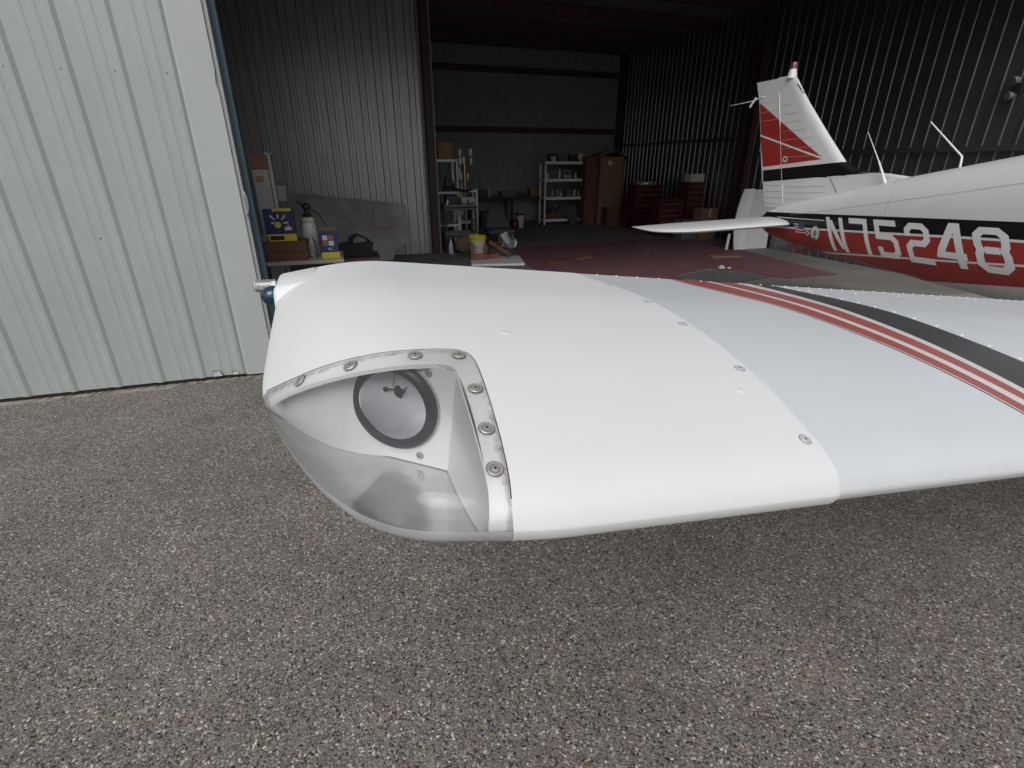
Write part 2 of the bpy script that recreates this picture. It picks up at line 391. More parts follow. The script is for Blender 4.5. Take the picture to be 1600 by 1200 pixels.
# columns
def ibeam(x, y, w, d, h, t=.012):
    m = MB(); m.box(x - w / 2, x + w / 2, y - d / 2, y - d / 2 + t, 0, h); m.box(x - w / 2, x + w / 2, y + d / 2 - t, y + d / 2, 0, h)
    m.box(x - t / 2, x + t / 2, y - d / 2 + t, y + d / 2 - t, 0, h); return m
ibeam(PX + .06, SY - .06, .13, .16, 4.7).build('column', M['redoxide'], hang, label='red oxide steel column at the corner beside the white shelf rack')
b = MB(); b.box(PX - .06, PX - .025, SY - .05, SY - .02, 0, 4.6); b.box(PX + .135, PX + .16, SY - .14, SY + .02, 0, 4.3); b.build('corner_trim', M['liner'], hang)
ibeam(WX - .12, 10.1, .16, .26, 4.7).build('column', M['redoxide'], hang, label='red oxide column on the far wall behind the tail')
ibeam(WX - .10, BY - .12, .14, .16, 4.7).build('column', M['redoxide'], hang)
# girts on the back wall
for z in (2.62, 4.15):
    b = MB(); b.box(PX + .9, WX - .25, BY - .12, BY - .05, z - .075, z + .075)
    b.box(PX + .9, WX - .25, BY - .15, BY - .12, z + .05, z + .075); b.build('girt', M['redoxide'], hang)
b = MB(); b.box(WX - .055, WX - .035, 4.8, 9.9, 1.86, 1.93); b.build('girt', M['steel_dark'], hang)
b = MB(); b.box(WX - .06, WX - .035, 10.3, 15.9, 2.2, 2.26); b.build('girt', M['steel_dark'], hang)
# light fitting on the side wall
t = thing('wall_light', 'small dark twin-head light fitting high on the corrugated wall', 'light', (WX - .05, 5.3, 2.6))
b = MB(); b.box(WX - .07, WX - .035, 5.22, 5.32, 2.56, 2.68); b.build('mount', M['blackp'], t)
for k, (dz, dy) in enumerate(((.09, .02), (-.09, .03))):
    b = MB(); b.xf = frame((WX - .12, 5.27 + dy, 2.62 + dz), (-1, .4, -.3 + k * .2)); b.lathe([(.02, -.06), (.045, -.02), (.055, .02), (.05, .03), (.0, .03)], 14); b.build('lamp_head', M['dshelf'], t, smooth=40)

# ------------------------------------------------------------------ sliding door
door = thing('sliding_door', 'pale sage ribbed steel sliding door at the left of the opening', 'door', (-2.5, 4.6, 0))
pitch = .305
dm = corr(pitch * 3, 4.9, pitch, R_DOOR).mesh('panel', M['door'], smooth=None)
for k in range(6):
    link('panel', dm, door, loc=(-.93 - pitch * 3 * (k + 1), 4.585, .028))
b = MB()   # flashing on the leading edge with a dent
zs = [.02, .6, 1.2, 1.8, 2.15, 2.22, 2.3, 2.6, 3.4, 4.95]
xs = [-.945, -.925, -.922, -.71, -.705]; ys = [4.575, 4.572, 4.560, 4.560, 4.585]
vs = []
for z in zs:
    for i in range(5):
        dx = (-.010 if abs(z - 2.22) < .05 and i == 3 else 0)
        vs.append((xs[i] + dx, ys[i], z))
b.add(vs, [(r * 5 + i, r * 5 + i + 1, r * 5 + i + 6, r * 5 + i + 5) for r in range(len(zs) - 1) for i in range(4)])
b.build('flashing', M['trim'], door)
b = MB(); b.box(-.705, -.682, 4.575, 4.64, .02, 4.95); b.build('edge_strip', M['greyedge'], door)
b = MB(); b.box(-6.4, -.71, 4.60, 4.64, .03, 4.95); b.build('door_core', M['liner'], door)
b = MB(); b.tube([(-.69, 4.57, 1.52), (-.675, 4.545, 1.50), (-.664, 4.535, 1.46), (-.664, 4.535, 1.39), (-.675, 4.545, 1.35), (-.69, 4.57, 1.33)], .0055, 8)
b.build('handle', M['greyedge'], door, smooth=60)
sm = MB().lathe([(.0, .007), (.005, .006), (.007, .002), (.0095, 0)][::-1], 8).mesh('screw', M['greyedge'], smooth=60)
sm2 = MB().lathe([(.0, .007), (.005, .006), (.007, .002), (.0095, 0)][::-1], 8).mesh('screw', M['trim'], smooth=60)
def dscrew(x, z, m=sm, y=4.583):
    o = link('screw', m, door, loc=(x, y, z)); o.rotation_euler = (math.radians(90), 0, 0)
for k in range(8):
    dscrew(-.93 - .075 - .305 * k, .145, sm2); dscrew(-.93 - .080 - .305 * k, 2.275)
dscrew(-1.70, 1.20); dscrew(-.915, .145, sm2, 4.57); dscrew(-.915, 2.27, sm, 4.57); dscrew(-.915, 1.20, sm, 4.57)
for x0, w_, h_ in ((-1.20, .075, .045), (-1.05, .055, .028)):
    b = MB(); b.add([(x0, 4.566, .032), (x0 + w_, 4.560, .034), (x0 + w_ * .8, 4.570, .032 + h_), (x0 + .008, 4.572, .032 + h_)], [(0, 1, 2, 3)])
    b.build('bent_flap', M['trim'], door)
    b = MB(); b.tube([(x0, 4.57, .03), (x0 + .006, 4.569, .034 + h_), (x0 + w_ * .82, 4.568, .034 + h_), (x0 + w_ + .003, 4.567, .03)], .0022, 5); b.build('tear', M['dark'], door)
# blue post behind the leading edge
t = thing('door_post', 'blue painted steel post behind the leading edge of the door', 'post', (-.62, 4.72, 0))
b = MB(); b.box(-.69, -.640, 4.66, 4.74, .006, 4.7); b.build('post_tube', M['blue'], t, bevel=.004)
b = MB(); b.box(-.72, -.58, 4.645, 4.76, .006, .016); b.build('base_plate', M['blue'], t)

# ------------------------------------------------------------------ wing surface
TC = [0, .003, .008, .03, .068, .132, .21, .30, .405, .535, .73, .87, 1.0]
TU = [0, .013, .021, .035, .046, .059, .070, .0755, .0755, .070, .043, .020, .0008]
TL = [0, .012, .019, .030, .043, .061, .076, .078, .068, .049, .025, .011, .0008]
FX = [-.1425, -.140, -.132, -.112, -.085, -.055, -.020, .013, .046, .10, .16, 5]
FY = [.80, .755, .70, .635, .555, .480, .420, .385, .366, .354, .348, .348]
def smoothtab(xs, ys, lo, hi, n=400, k=1):
    g = np.linspace(lo, hi, n); v = np.interp(g, xs, ys)
    for _ in range(k):
        p = np.pad(v, 6, mode='edge'); v2 = np.convolve(p, np.ones(13) / 13, 'valid'); v2[0] = v[0]; v2[-1] = v[-1]; v = v2
    return g, v
# smooth the airfoil in sqrt(c) space so that the nose stays round
_g = np.linspace(0, 1, 401)
def _air(T):
    v = np.interp(_g ** 2, TC, T); d = v / np.maximum(_g, 1e-6); d[0] = d[1]
    for _ in range(5):
        p = np.concatenate([np.full(10, d[0]), d, 2 * d[-1] - d[-2:-12:-1]]); d = np.convolve(p, np.ones(21) / 21, 'valid')
    return d * _g
_TU, _TL = _air(TU), _air(TL)
YT, XE = 1.24, -.1425
_fx = np.linspace(0, 1, 300)
def _front():
    # planform nose as a function of q = sqrt((X-XE)/.32)
    X = XE + .32 * _fx ** 2; v = np.interp(X, FX, FY)
    for _ in range(3):
        p = np.pad(v, 6, mode='reflect', reflect_type='odd'); v = np.convolve(p, np.ones(13) / 13, 'valid')
    return v
_FV = _front()
def yf(X): return float(np.interp(math.sqrt(max(0, min(1, (X - XE) / .32))), _fx, _FV)) if X < XE + .32 else .348
def wbase(X, Y):
    c = (Y - .348) / (YT - .348); q = min(1, max(0, (.10 - X) / .2425))
    return 1.342 + .096 * c - .117 * (X - .518) - q * q * (.085 - .035 * min(1, max(0, c)))
def tfac(X):
    s = min(1, max(0, (X - XE) / .20)); return math.sqrt(max(0, 1 - (1 - s) ** 2))
def wing_t(X, Y, T):
    y0 = yf(X); c = min(1, max(0, (Y - y0) / (YT - y0)))
    return float(np.interp(math.sqrt(c), _g, T)) * tfac(X) * ((YT - y0) / (YT - .348)) ** .5
def ztop(X, Y): return wbase(X, Y) + wing_t(X, Y, _TU)
def zbot(X, Y): return wbase(X, Y) - wing_t(X, Y, _TL)
def wnorm(X, Y):
    e = .002
    return Vector((-(ztop(X + e, Y) - ztop(X - e, Y)) / (2 * e), -(ztop(X, Y + e) - ztop(X, Y - e)) / (2 * e), 1)).normalized()

def wing_solid(off=0., nx=70, ny=64, x0=XE, x1=.518, shear=.0699, down=None, ylim=None):
    """closed solid; off shrinks it inwards everywhere"""
    down = off if down is None else down
    b = MB(); vs = []; ring = 2 * ny
    for i in range(nx + 1):
        u = i / nx
        f = u * u * (3 - 2 * u) * .0 + (1 - math.cos(math.pi / 2 * u)) if x0 == XE else u
        Xn = x0 + (x1 - x0) * f
        if off: Xn = max(Xn, XE + off * .8)
        ramp = (min(1, max(0, (Xn - .15) / .35))) if x0 == XE else 1
        y0 = yf(Xn) + off
        loop = []
        for j in range(ny):
            c = (1 - math.cos(math.pi * j / (ny - 1))) / 2
            loop.append(c)
        up = []; lo = []
        for c in loop:
            Y = y0 + c * (YT - off - y0); X = Xn + ramp * shear * (Y - .348)
            Xs = Xn
            h1 = max(1e-5, wing_t(Xs, Y, _TU) - off); h2 = max(1e-5, wing_t(Xs, Y, _TL) - down)
            if i == 0 and off == 0: h1 = h2 = 0
            zc = wbase(X, Y)
            up.append((X, Y, zc + h1)); lo.append((X, Y, zc - h2))
        vs += up + lo[::-1]
    fs = []
    for i in range(nx):
        for j in range(ring):
            fs.append((i * ring + j, i * ring + (j + 1) % ring, (i + 1) * ring + (j + 1) % ring, (i + 1) * ring + j))
    fs.append(tuple(range(ring - 1, -1, -1))); fs.append(tuple(nx * ring + j for j in range(ring)))
    b.add(vs, fs); return b

def tmp(b, name='tmp', doubles=1e-6):
    me = b.mesh(name, M['tip'], doubles=doubles); o = bpy.data.objects.new(name, me); COL.objects.link(o); return o
def boolean(a, ops_):
    """apply a list of (object, 'DIFFERENCE'/'INTERSECT'), return the new mesh"""
    for i, (o, k) in enumerate(ops_):
        md = a.modifiers.new('b%d' % i, 'BOOLEAN'); md.operation = k; md.object = o; md.solver = 'EXACT'
    dg = bpy.context.evaluated_depsgraph_get(); dg.update()
    me = bpy.data.meshes.new_from_object(a.evaluated_get(dg)); a.modifiers.clear(); return me
def finish(me, name, mats, parent, keep=None, smooth=35, attr=None, label=None, flip=False):
    bm = bmesh.new(); bm.from_mesh(me)
    if keep: bmesh.ops.delete(bm, geom=[f for f in bm.faces if not keep(f)], context='FACES')
    bmesh.ops.remove_doubles(bm, verts=bm.verts, dist=2e-5)
    org = wloc(parent)
    if attr:
        la = bm.verts.layers.float.new('grime')
        for v in bm.verts: v[la] = attr(v.co)
    for v in bm.verts: v.co -= org
    for f in bm.faces: f.smooth = True; f.material_index = 0
    for e in bm.edges:
        if len(e.link_faces) == 2 and e.calc_face_angle(0) > math.radians(smooth): e.smooth = False
    me2 = bpy.data.meshes.new(name); bm.to_mesh(me2); bm.free()
    for m in (mats if isinstance(mats, list) else [mats]): me2.materials.append(m)
    return link(name, me2, parent, label)

plane = thing('airplane', 'white low-wing light airplane with red and black stripes, tail inside the hangar', 'airplane', (4.8, 1.2, 0))

C1 = [(-.1278, .7172), (-.1021, .6822), (-.0732, .6504), (-.039, .6239), (0, .603), (.0375, .5924), (.0677, .5885), (.100, .5875), (.118, .5855), (.129, .578), (.1345, .563), (.1335, .5222),
      (.1305, .4772), (.1277, .4399), (.1244, .4071), (.1207, .3773), (.1163, .3579), (.1145, .33)]
C2 = [(-.120, .680), (-.1012, .6604), (-.0672, .6225), (-.0319, .5940), (-.002, .5765), (.0341, .5637), (.0706, .5580), (.0966, .5560), (.1055, .549), (.109, .5234), (.108, .4686), (.1046, .4249), (.1011, .3893), (.0968, .3637), (.0934, .3555), (.092, .33)]
def smoothcurve(P, it=2):
    for _ in range(it):
        Q = [P[0]]
        for a, c in zip(P[:-1], P[1:]):
            Q.append((a[0] * .75 + c[0] * .25, a[1] * .75 + c[1] * .25)); Q.append((a[0] * .25 + c[0] * .75, a[1] * .25 + c[1] * .75))
        Q.append(P[-1]); P = Q
    return P
C1s, C2s = smoothcurve(C1), smoothcurve(C2)
def inset(P, d):
    Q = []
    for i, p in enumerate(P):
        a = Vector(P[max(0, i - 1)]); c = Vector(P[min(len(P) - 1, i + 1)]); t = (c - a).normalized(); n = Vector((t.y, -t.x))
        Q.append((p[0] + n.x * d, p[1] + n.y * d))
    return Q
def zone(P): return [(-.30, .79), (-.175, .775)] + P + [(.11, .20), (-.30, .20)]
def cutter(P): b = MB(); b.prism(zone(P), 1.15, 1.65); return tmp(b)
def dist_poly(co, P):
    p = Vector((co[0], co[1])); best = 9
    for a, c in zip(P[:-1], P[1:]):
        a = Vector(a); c = Vector(c); ab = c - a; t = max(0, min(1, (p - a).dot(ab) / ab.length_squared)); best = min(best, (p - a - ab * t).length)
    return best

tmps = []
fair = tmp(wing_solid(0)); c1 = cutter(C1s); c1i = cutter(inset(C1s, .0007)); c2 = cutter(C2s); tmps += [fair, c1, c1i, c2]
tip = finish(boolean(fair, [(c1, 'DIFFERENCE')]), 'wing_tip', M['tip'], plane, smooth=40)
EXT = [(-.175, .775)] + C1s
lens_solid = boolean(fair, [(c1i, 'INTERSECT')])
C1i = [(-.175, .775)] + inset(C1s, .0007)
def not_cap(P):
    def k(f):
        if abs(f.normal.z) > .25: return True
        return not all(dist_poly(v.co, P) < 3e-4 for v in f.verts)
    return k
nc = not_cap(C1i)
def upper(f):
    c = f.calc_center_median(); return c.z > wbase(c.x, c.y)
finish(lens_solid, 'lens', M['lens'], tip, keep=lambda f: nc(f) and upper(f))
finish(lens_solid, 'lens_underside', M['lens_low'], tip, keep=lambda f: nc(f) and not upper(f), label='hazed grey underside of the clear lens')
inner2 = tmp(wing_solid(.0042, down=.0015)); tmps += [inner2]
def grime(co):
    d = dist_poly(co, C1s); g = max(0, 1 - d / .011)
    along = .45 + .55 * (1 if (co.x < .05 or co.y < .42) else .3)
    return g * along
def resample(P, n):
    P = [Vector(p) for p in P]; L = [0]
    for a, c in zip(P[:-1], P[1:]): L.append(L[-1] + (c - a).length)
    out = []
    for k in range(n + 1):
        t_ = L[-1] * k / n; i = max(0, min(len(P) - 2, int(np.searchsorted(L, t_)) - 1)); u = (t_ - L[i]) / (L[i + 1] - L[i]); out.append(P[i] + (P[i + 1] - P[i]) * u)
    return out
def split_at(P, key):      # index of the corner
    return max(range(len(P)), key=lambda i: key(P[i]))
def flange():
    b = MB(); k1 = split_at(C1s, lambda p: p[0] + p[1]); k2 = split_at(C2s, lambda p: p[0] + p[1])
    top1 = resample(C1s[:k1 + 1], 60) + resample([p for p in C1s[k1:] if p[1] > .3515], 50)[1:]
    top2 = resample(C2s[:k2 + 1], 60) + resample([p for p in C2s[k2:] if p[1] > .3515], 50)[1:]
    vs = []; m = 7
    for a, c in zip(top1, top2):
        a = a + (a - c).normalized() * .0015
        for k in range(m):
            p = a + (c - a) * k / (m - 1); y = max(p.y, yf(p.x) + .003); vs.append((p.x, y, ztop(p.x, y) - .0024))
        vs.append((c.x, max(c.y, yf(c.x) + .003), ztop(c.x, max(c.y, yf(c.x) + .003)) - .0075))
    a, c = top1[-1], top2[-1]
    for q in range(1, 12):
        cc = .0025 * 0 + (q / 11) ** 2 * .07
        for k in range(m + 1):
            p = a + (c - a) * min(k, m - 1) / (m - 1); y = yf(p.x) + .003 + cc * .85
            vs.append((p.x, y, zbot(p.x, y) + (.0024 if k < m else .008)))
    n = m + 1; rows = len(vs) // n
    b.add(vs, [(i * n + k, i * n + k + 1, (i + 1) * n + k + 1, (i + 1) * n + k) for i in range(rows - 1) for k in range(n - 1)])
    o = b.build('flange', M['flange'], tip, smooth=50)
    at = o.data.attributes.new('grime', 'FLOAT', 'POINT'); w0 = wloc(tip)
    for v in o.data.vertices: at.data[v.index].value = grime(v.co + w0)
flange()

# plate and rib inside the lens bay
PL, PT, PB, PF = Vector((-.121, .70, 1.40)), Vector((.104, .541, 1.487)), Vector((.0850, .548, 1.326)), Vector((.093, .36, 1.40))
e1 = (PB - PT).normalized(); npl = (PL - PT).cross(PB - PT).normalized()
if npl.y > 0: npl = -npl
e2 = npl.cross(e1).normalized()
if e2.x > 0: e2 = -e2
def slab(p, a, bb, n, la0, la1, lb, th):
    m = MB(); q = [p + a * la0, p + a * la1, p + a * la1 + bb * lb, p + a * la0 + bb * lb]
    v = [tuple(x) for x in q] + [tuple(x - n * th) for x in q]
    m.add(v, [(0, 1, 2, 3), (7, 6, 5, 4), (0, 4, 5, 1), (1, 5, 6, 2), (2, 6, 7, 3), (3, 7, 4, 0)]); return m
def on_plate(x, z):
    y = PT.y - ((x - PT.x) * npl.x + (z - PT.z) * npl.z) / npl.y; return Vector((x, y, z))
LC = on_plate(.0370, 1.4235)
LS = .885
hb = MB(); hb.xf = frame(LC, npl); hb.lathe([(.0520 * LS, -.03), (.0520 * LS, .03)], 48); hole = tmp(hb); tmps.append(hole)
s1 = tmp(slab(PT - e2 * .008, e1, e2, npl, -.15, .20, .43, .0015)); tmps.append(s1)
finish(boolean(inner2, [(s1, 'INTERSECT'), (hole, 'DIFFERENCE')]), 'light_plate', M['plate'], tip, smooth=20)
nr = (PF - PT).cross(PB - PT).normalized()
if nr.x > 0: nr = -nr
e3 = e1.cross(nr).normalized()
if e3.y > 0: e3 = -e3
s2 = tmp(slab(PT - e3 * .0005 + Vector((.0035, 0, 0)), e1, e3, nr, -.15, .20, .30, .0015)); tmps.append(s2)
finish(boolean(inner2, [(s2, 'INTERSECT')]), 'bay_rib', M['plate'], tip, smooth=20)
for o in tmps: bpy.data.objects.remove(o, do_unlink=True)
# dark sealant bead along the gap around the lens
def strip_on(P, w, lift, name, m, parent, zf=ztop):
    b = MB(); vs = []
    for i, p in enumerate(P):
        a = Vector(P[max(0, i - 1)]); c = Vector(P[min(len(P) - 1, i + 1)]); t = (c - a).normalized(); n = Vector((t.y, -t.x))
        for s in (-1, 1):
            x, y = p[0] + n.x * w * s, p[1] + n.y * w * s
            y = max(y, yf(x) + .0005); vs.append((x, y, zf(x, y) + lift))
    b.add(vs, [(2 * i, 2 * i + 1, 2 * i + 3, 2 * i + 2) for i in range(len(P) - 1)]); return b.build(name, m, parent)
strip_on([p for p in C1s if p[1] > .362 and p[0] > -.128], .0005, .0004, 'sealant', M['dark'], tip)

# finishing-washer screws
def screw_mesh(r, m0, name='screw'):
    b = MB(); b.lathe([(r, 0), (r, .0004), (r * .88, .0012), (r * .62, .0011), (r * .58, .0002)], 28, 0, cap=False)
    b.lathe([(r * .585, .0003), (r * .53, .0002)], 28, 1, cap=False)
    b.lathe([(r * .54, .0002), (r * .52, .0010), (r * .30, .0014), (0, .0015)], 24, 0, cap=False)
    for k in range(2):
        b.xf = Matrix.Rotation(math.pi / 2 * k + .35, 4, 'Z'); b.box(-r * .25, r * .25, -r * .055, r * .055, .0012, .0017, 1)
    b.xf = Matrix.Identity(4)
    b.lathe([(r * 1.07, .00005), (r, .0002)], 28, 1, cap=False)
    return b.mesh(name, [m0, M['dark']], smooth=35)
SCR = screw_mesh(.0082, M['metal']); SCW = screw_mesh(.0075, M['wscrew'])
def put(me, x, y, lift, rot=0, name='screw', parent=tip):
    n = wnorm(x, y); mtx = frame((x, y, ztop(x, y) + lift), n, (math.sin(rot), math.cos(rot), 0))
    o = link(name, me, parent); mtx.translation -= wloc(parent); o.matrix_local = mtx; return o
for k, (x, y) in enumerate([(-.0745, .6430), (-.0107, .5945), (.0651, .5765), (.1175, .5725), (.1205, .503), (.1160, .4409), (.1105, .3925)]):
    put(SCR, x, y, .0002, k * 1.1)
for k, (x, y) in enumerate([(.5566, 1.0082), (.5342, .8121), (.5259, .6887), (.5168, .5364), (.5053, .3992)]):
    put(SCW, x, y, .0002, k * 1.3)
dent = MB().lathe([(0, .0012), (.003, .0011), (.006, .0003), (.0075, 0)][::-1], 16).mesh('paint_blister', M['tip'], smooth=80)
put(dent, .4762, .4855, 0, name='paint_blister'); put(dent, .1975, .6365, 0, name='paint_blister')

# landing light
lamp = MB(); lamp.xf = frame(LC, npl) @ Matrix.Scale(LS, 4)
light = lamp.lathe([(.0675, 0), (.0675, .006), (.0635, .011), (.0580, .0135), (.0540, .0125), (.0520, .009), (.0510, .002)], 48, 0, cap=False).build('landing_light', M['rubber'], plane, smooth=40)
b = MB(); b.xf = frame(LC, npl) @ Matrix.Scale(LS, 4)
b.lathe([(.0515, .007), (.0485, -.003), (.0440, -.014), (.0370, -.025), (.0280, -.034), (.0180, -.040), (.009, -.0435), (0, -.0445)], 48, 0, cap=False); b.build('reflector', M['chrome'], light, smooth=60)
b = MB(); b.xf = frame(LC, npl) @ Matrix.Scale(LS, 4)
b.lathe([(.0525, .0095), (.040, .013), (.025, .0155), (.010, .0168), (0, .017)], 48, 0, cap=False); b.build('glass', M['lglass'], light, smooth=60)
b = MB(); b.xf = frame(LC, npl) @ Matrix.Scale(LS, 4)
b.tube([(-.012, .022, -.030), (-.012, .022, .000)], .0011, 6); b.tube([(.012, .022, -.030), (.012, .022, .000)], .0011, 6)
b.tube([(-.015, .022, .000), (-.006, .0235, .003), (.006, .0235, .003), (.015, .022, .000)], .0012, 6)
b.tube([(0, .046, -.006), (.001, .030, .004)], .0006, 5)
for sx in (-1, 1): b.lathe([(.0015, -.003), (.0036, -.001), (.0036, .002), (.001, .004)], 10, 0, c=(.0135 * sx, .0215, 0))
b.tube([(-.001, .026, -.008), (.0, .016, -.012), (.001, .006, -.016), (.002, -.006, -.022)], [.004, .0085, .007, .0025], 9)
b.build('filament', M['rubber'], light, smooth=50)
b = MB(); b.xf = frame(LC, npl) @ Matrix.Scale(LS, 4)
b.lathe([(.0675, .001), (.0700, .001), (.0700, .002), (.0675, .003)], 48, 0, cap=False); b.build('bezel', M['metal'], light, smooth=40)
ps = screw_mesh(.0046, M['metal'])
for x, z in ((.0775, 1.4715), (-.0840, 1.3990), (.0600, 1.3560)):
    o = link('screw', ps, light); mt = frame(on_plate(x, z) + npl * .0012, npl); mt.translation -= wloc(light); o.matrix_local = mt

# wing panel, inboard of the fairing
wing = wing_solid(.0012, nx=30, ny=64, x0=.50, x1=4.55, down=.0045).build('wing', M['wing'], plane, smooth=50, doubles=1e-6)
# decals and paint laid on a surface as thin skins
def decal(poly, fn, name, m, parent, gx=.05, gy=.05, label=None):
    bm = bmesh.new(); vs = [bm.verts.new((p[0], p[1], 0)) for p in poly]; bm.faces.new(vs)
    xs = [p[0] for p in poly]; ys = [p[1] for p in poly]
    k = math.floor(min(xs) / gx)
    while k * gx < max(xs):
        bmesh.ops.bisect_plane(bm, geom=bm.verts[:] + bm.edges[:] + bm.faces[:], plane_co=(k * gx, 0, 0), plane_no=(1, 0, 0)); k += 1
    k = math.floor(min(ys) / gy)
    while k * gy < max(ys):
        bmesh.ops.bisect_plane(bm, geom=bm.verts[:] + bm.edges[:] + bm.faces[:], plane_co=(0, k * gy, 0), plane_no=(0, 1, 0)); k += 1
    org = wloc(parent)
    for v in bm.verts: v.co = Vector(fn(v.co.x, v.co.y)) - org
    for f in bm.faces: f.smooth = True
    me = bpy.data.meshes.new(name); bm.to_mesh(me); bm.free(); me.materials.append(m)
    return link(name, me, parent, label)
def wtop(x, y):
    X0 = x - .0699 * (y - .348)
    return wbase(x, y) + max(0, wing_t(max(.2, X0), y, _TU) - .0012)
def edge_fn(P):
    P = sorted(P, key=lambda p: p[1]); ys = [p[1] for p in P]; xs = [p[0] for p in P]
    g = np.linspace(.34, 1.26, 185); v = np.interp(g, ys, xs)
    lo = g < ys[0]; v[lo] = xs[0] + (ys[0] - g[lo]) * .35; hi = g > ys[-1]; v[hi] = xs[-1] + (g[hi] - ys[-1]) * .12
    for _ in range(4):
        p = np.concatenate([2 * v[0] - v[12:0:-1], v, 2 * v[-1] - v[-2:-14:-1]]); v = np.convolve(p, np.ones(25) / 25, 'valid')
    return lambda y: float(np.interp(y, g, v))
E_bu = edge_fn([(1.2424, 1.1541), (1.228, 1.03), (1.2113, .9053), (1.1914, .801), (1.1955, .7405), (1.1909, .6675), (1.1856, .6018), (1.1979, .5478)])
E_bl = edge_fn([(1.16, 1.1888), (1.1378, 1.0948), (1.0685, .9054), (1.0455, .7918), (1.0488, .6986), (1.0475, .6201), (1.041, .5472), (1.0601, .4701)])
E_2u = edge_fn([(1.1037, 1.1929), (1.089, 1.0922), (1.0537, .9739), (1.0233, .8446), (1.019, .751), (1.0231, .6803), (1.0206, .5811), (1.0235, .5144), (1.0404, .4588)])
E_2l = edge_fn([(1.0192, 1.1828), (1.012, 1.0993), (.9946, 1.0345), (.9657, .8865), (.9585, .7831), (.9657, .7078), (.9774, .6462), (.9839, .5571), (.9943, .4961), (1.02, .447)])
E_1u = edge_fn([(.9931, 1.1741), (.9818, 1.0656), (.9628, .9974), (.9363, .8581), (.9353, .7633), (.9445, .6922), (.9554, .6298), (.9643, .5445), (.9748, .4839), (.9989, .4348)])
E_1l = edge_fn([(.8817, 1.2045), (.8719, 1.0612), (.8665, .9574), (.8736, .8861), (.8797, .804), (.8914, .7277), (.9057, .6621), (.920, .6046), (.9346, .5243), (.9527, .4711), (.9785, .4228)])
ysam = [YT - .0025 - (YT - .0025 - .362) * k / 34 for k in range(35)]
def band(fa, fb, lift, name, m, label=None):
    b = MB(); vs = []; n = 5
    for y in ysam:
        for k in range(n + 1):
            x = fa(y) + (fb(y) - fa(y)) * k / n; vs.append((x, y, wtop(x, y) + lift))
    b.add(vs, [(i * (n + 1) + k, i * (n + 1) + k + 1, (i + 1) * (n + 1) + k + 1, (i + 1) * (n + 1) + k) for i in range(len(ysam) - 1) for k in range(n)])
    return b.build(name, m, wing, smooth=60, label=label)
band(lambda y: E_bl(y) - .002, E_bu, .0006, 'stripe', M['wblack'], 'wide charcoal stripe')
band(E_2l, E_2u, .0006, 'stripe', M['wred'], 'red stripe beside the charcoal stripe')
band(E_1l, E_1u, .0006, 'stripe', M['wred'], 'outermost red stripe')
band(lambda y: E_2u(y), lambda y: E_bl(y), .0009, 'pinstripe', M['pin'])
band(lambda y: E_1u(y), lambda y: E_2l(y), .0009, 'pinstripe', M['pin'])
band(lambda y: E_1l(y) - .0045, lambda y: E_1l(y), .0009, 'pinstripe', M['pin'])
band(lambda y: E_1l(y) - .0075, lambda y: E_1l(y) - .0045, .0009, 'pinstripe', M['wblack'])
riv = MB().lathe([(0, .0022), (.0018, .0019), (.0030, .0009), (.0035, 0)][::-1], 10).mesh('rivet', M['tip'], smooth=80)
def rivet(x, y, lift=0.):
    n = wnorm(x, y); o = link('rivet', riv, wing); mt = frame((x, y, wtop(x, y) + lift), n); mt.translation -= wloc(wing); o.matrix_local = mt
for k in range(13): rivet(E_bu(1.19 - .052 * k) + .018, 1.19 - .052 * k)
x = 1.20
while x < 3.0: rivet(x, YT - .012, .0006); x += .0485
for x in (.64, .70, .765, .835, .98, 1.12): rivet(x, YT - .012, .0006)
x = 1.3
while x < 3.0: rivet(x, YT - .10); x += .19
# navigation light on the tip edge
nav = thing('tmp', '', ''); bpy.data.objects.remove(nav)
b = MB(); b.add([(-.146, 1.06, 1.415), (-.05, 1.06, 1.43), (-.05, 1.236, 1.45), (-.146, 1.236, 1.43), (-.146, 1.09, 1.474), (-.06, 1.09, 1.486), (-.06, 1.236, 1.488), (-.146, 1.236, 1.475)],
    [(0, 3, 2, 1), (4, 5, 6, 7), (0, 1, 5, 4), (1, 2, 6, 5), (2, 3, 7, 6), (3, 0, 4, 7)]); b.build('lamp_fairing', M['tip'], tip, bevel=.010, smooth=60)
b = MB(); b.xf = frame((-.147, 1.135, 1.458), (-1, 0, 0)); b.lathe([(.021, -.004), (.021, .003), (.018, .005)], 24); nb = b.build('nav_light', M['tip'], plane, smooth=40)
b = MB(); b.xf = frame((-.147, 1.112, 1.454), (-1, -.25, 0)); b.lathe([(.0205, -.003), (.0205, .004), (.0185, .013), (.0125, .021), (0, .0255)], 28); b.build('blue_lens', M['navblue'], nb, smooth=60)
b = MB(); b.xf = frame((-.147, 1.158, 1.466), (-1, .05, 0)); b.lathe([(.0125, 0), (.0125, .036), (.0105, .041), (0, .043)], 24); b.build('strobe_tube', M['clear'], nb, smooth=60)
b = MB(); b.xf = frame((-.147, 1.158, 1.466), (-1, .05, 0)); b.tube([(-.005, 0, 0), (-.005, .002, .026), (.004, .002, .032), (.005, -.002, .01)], .002, 6); b.lathe([(.0130, .037), (.0130, .039)], 20, cap=False); b.build('flash_tube', M['shade'], nb, smooth=60)
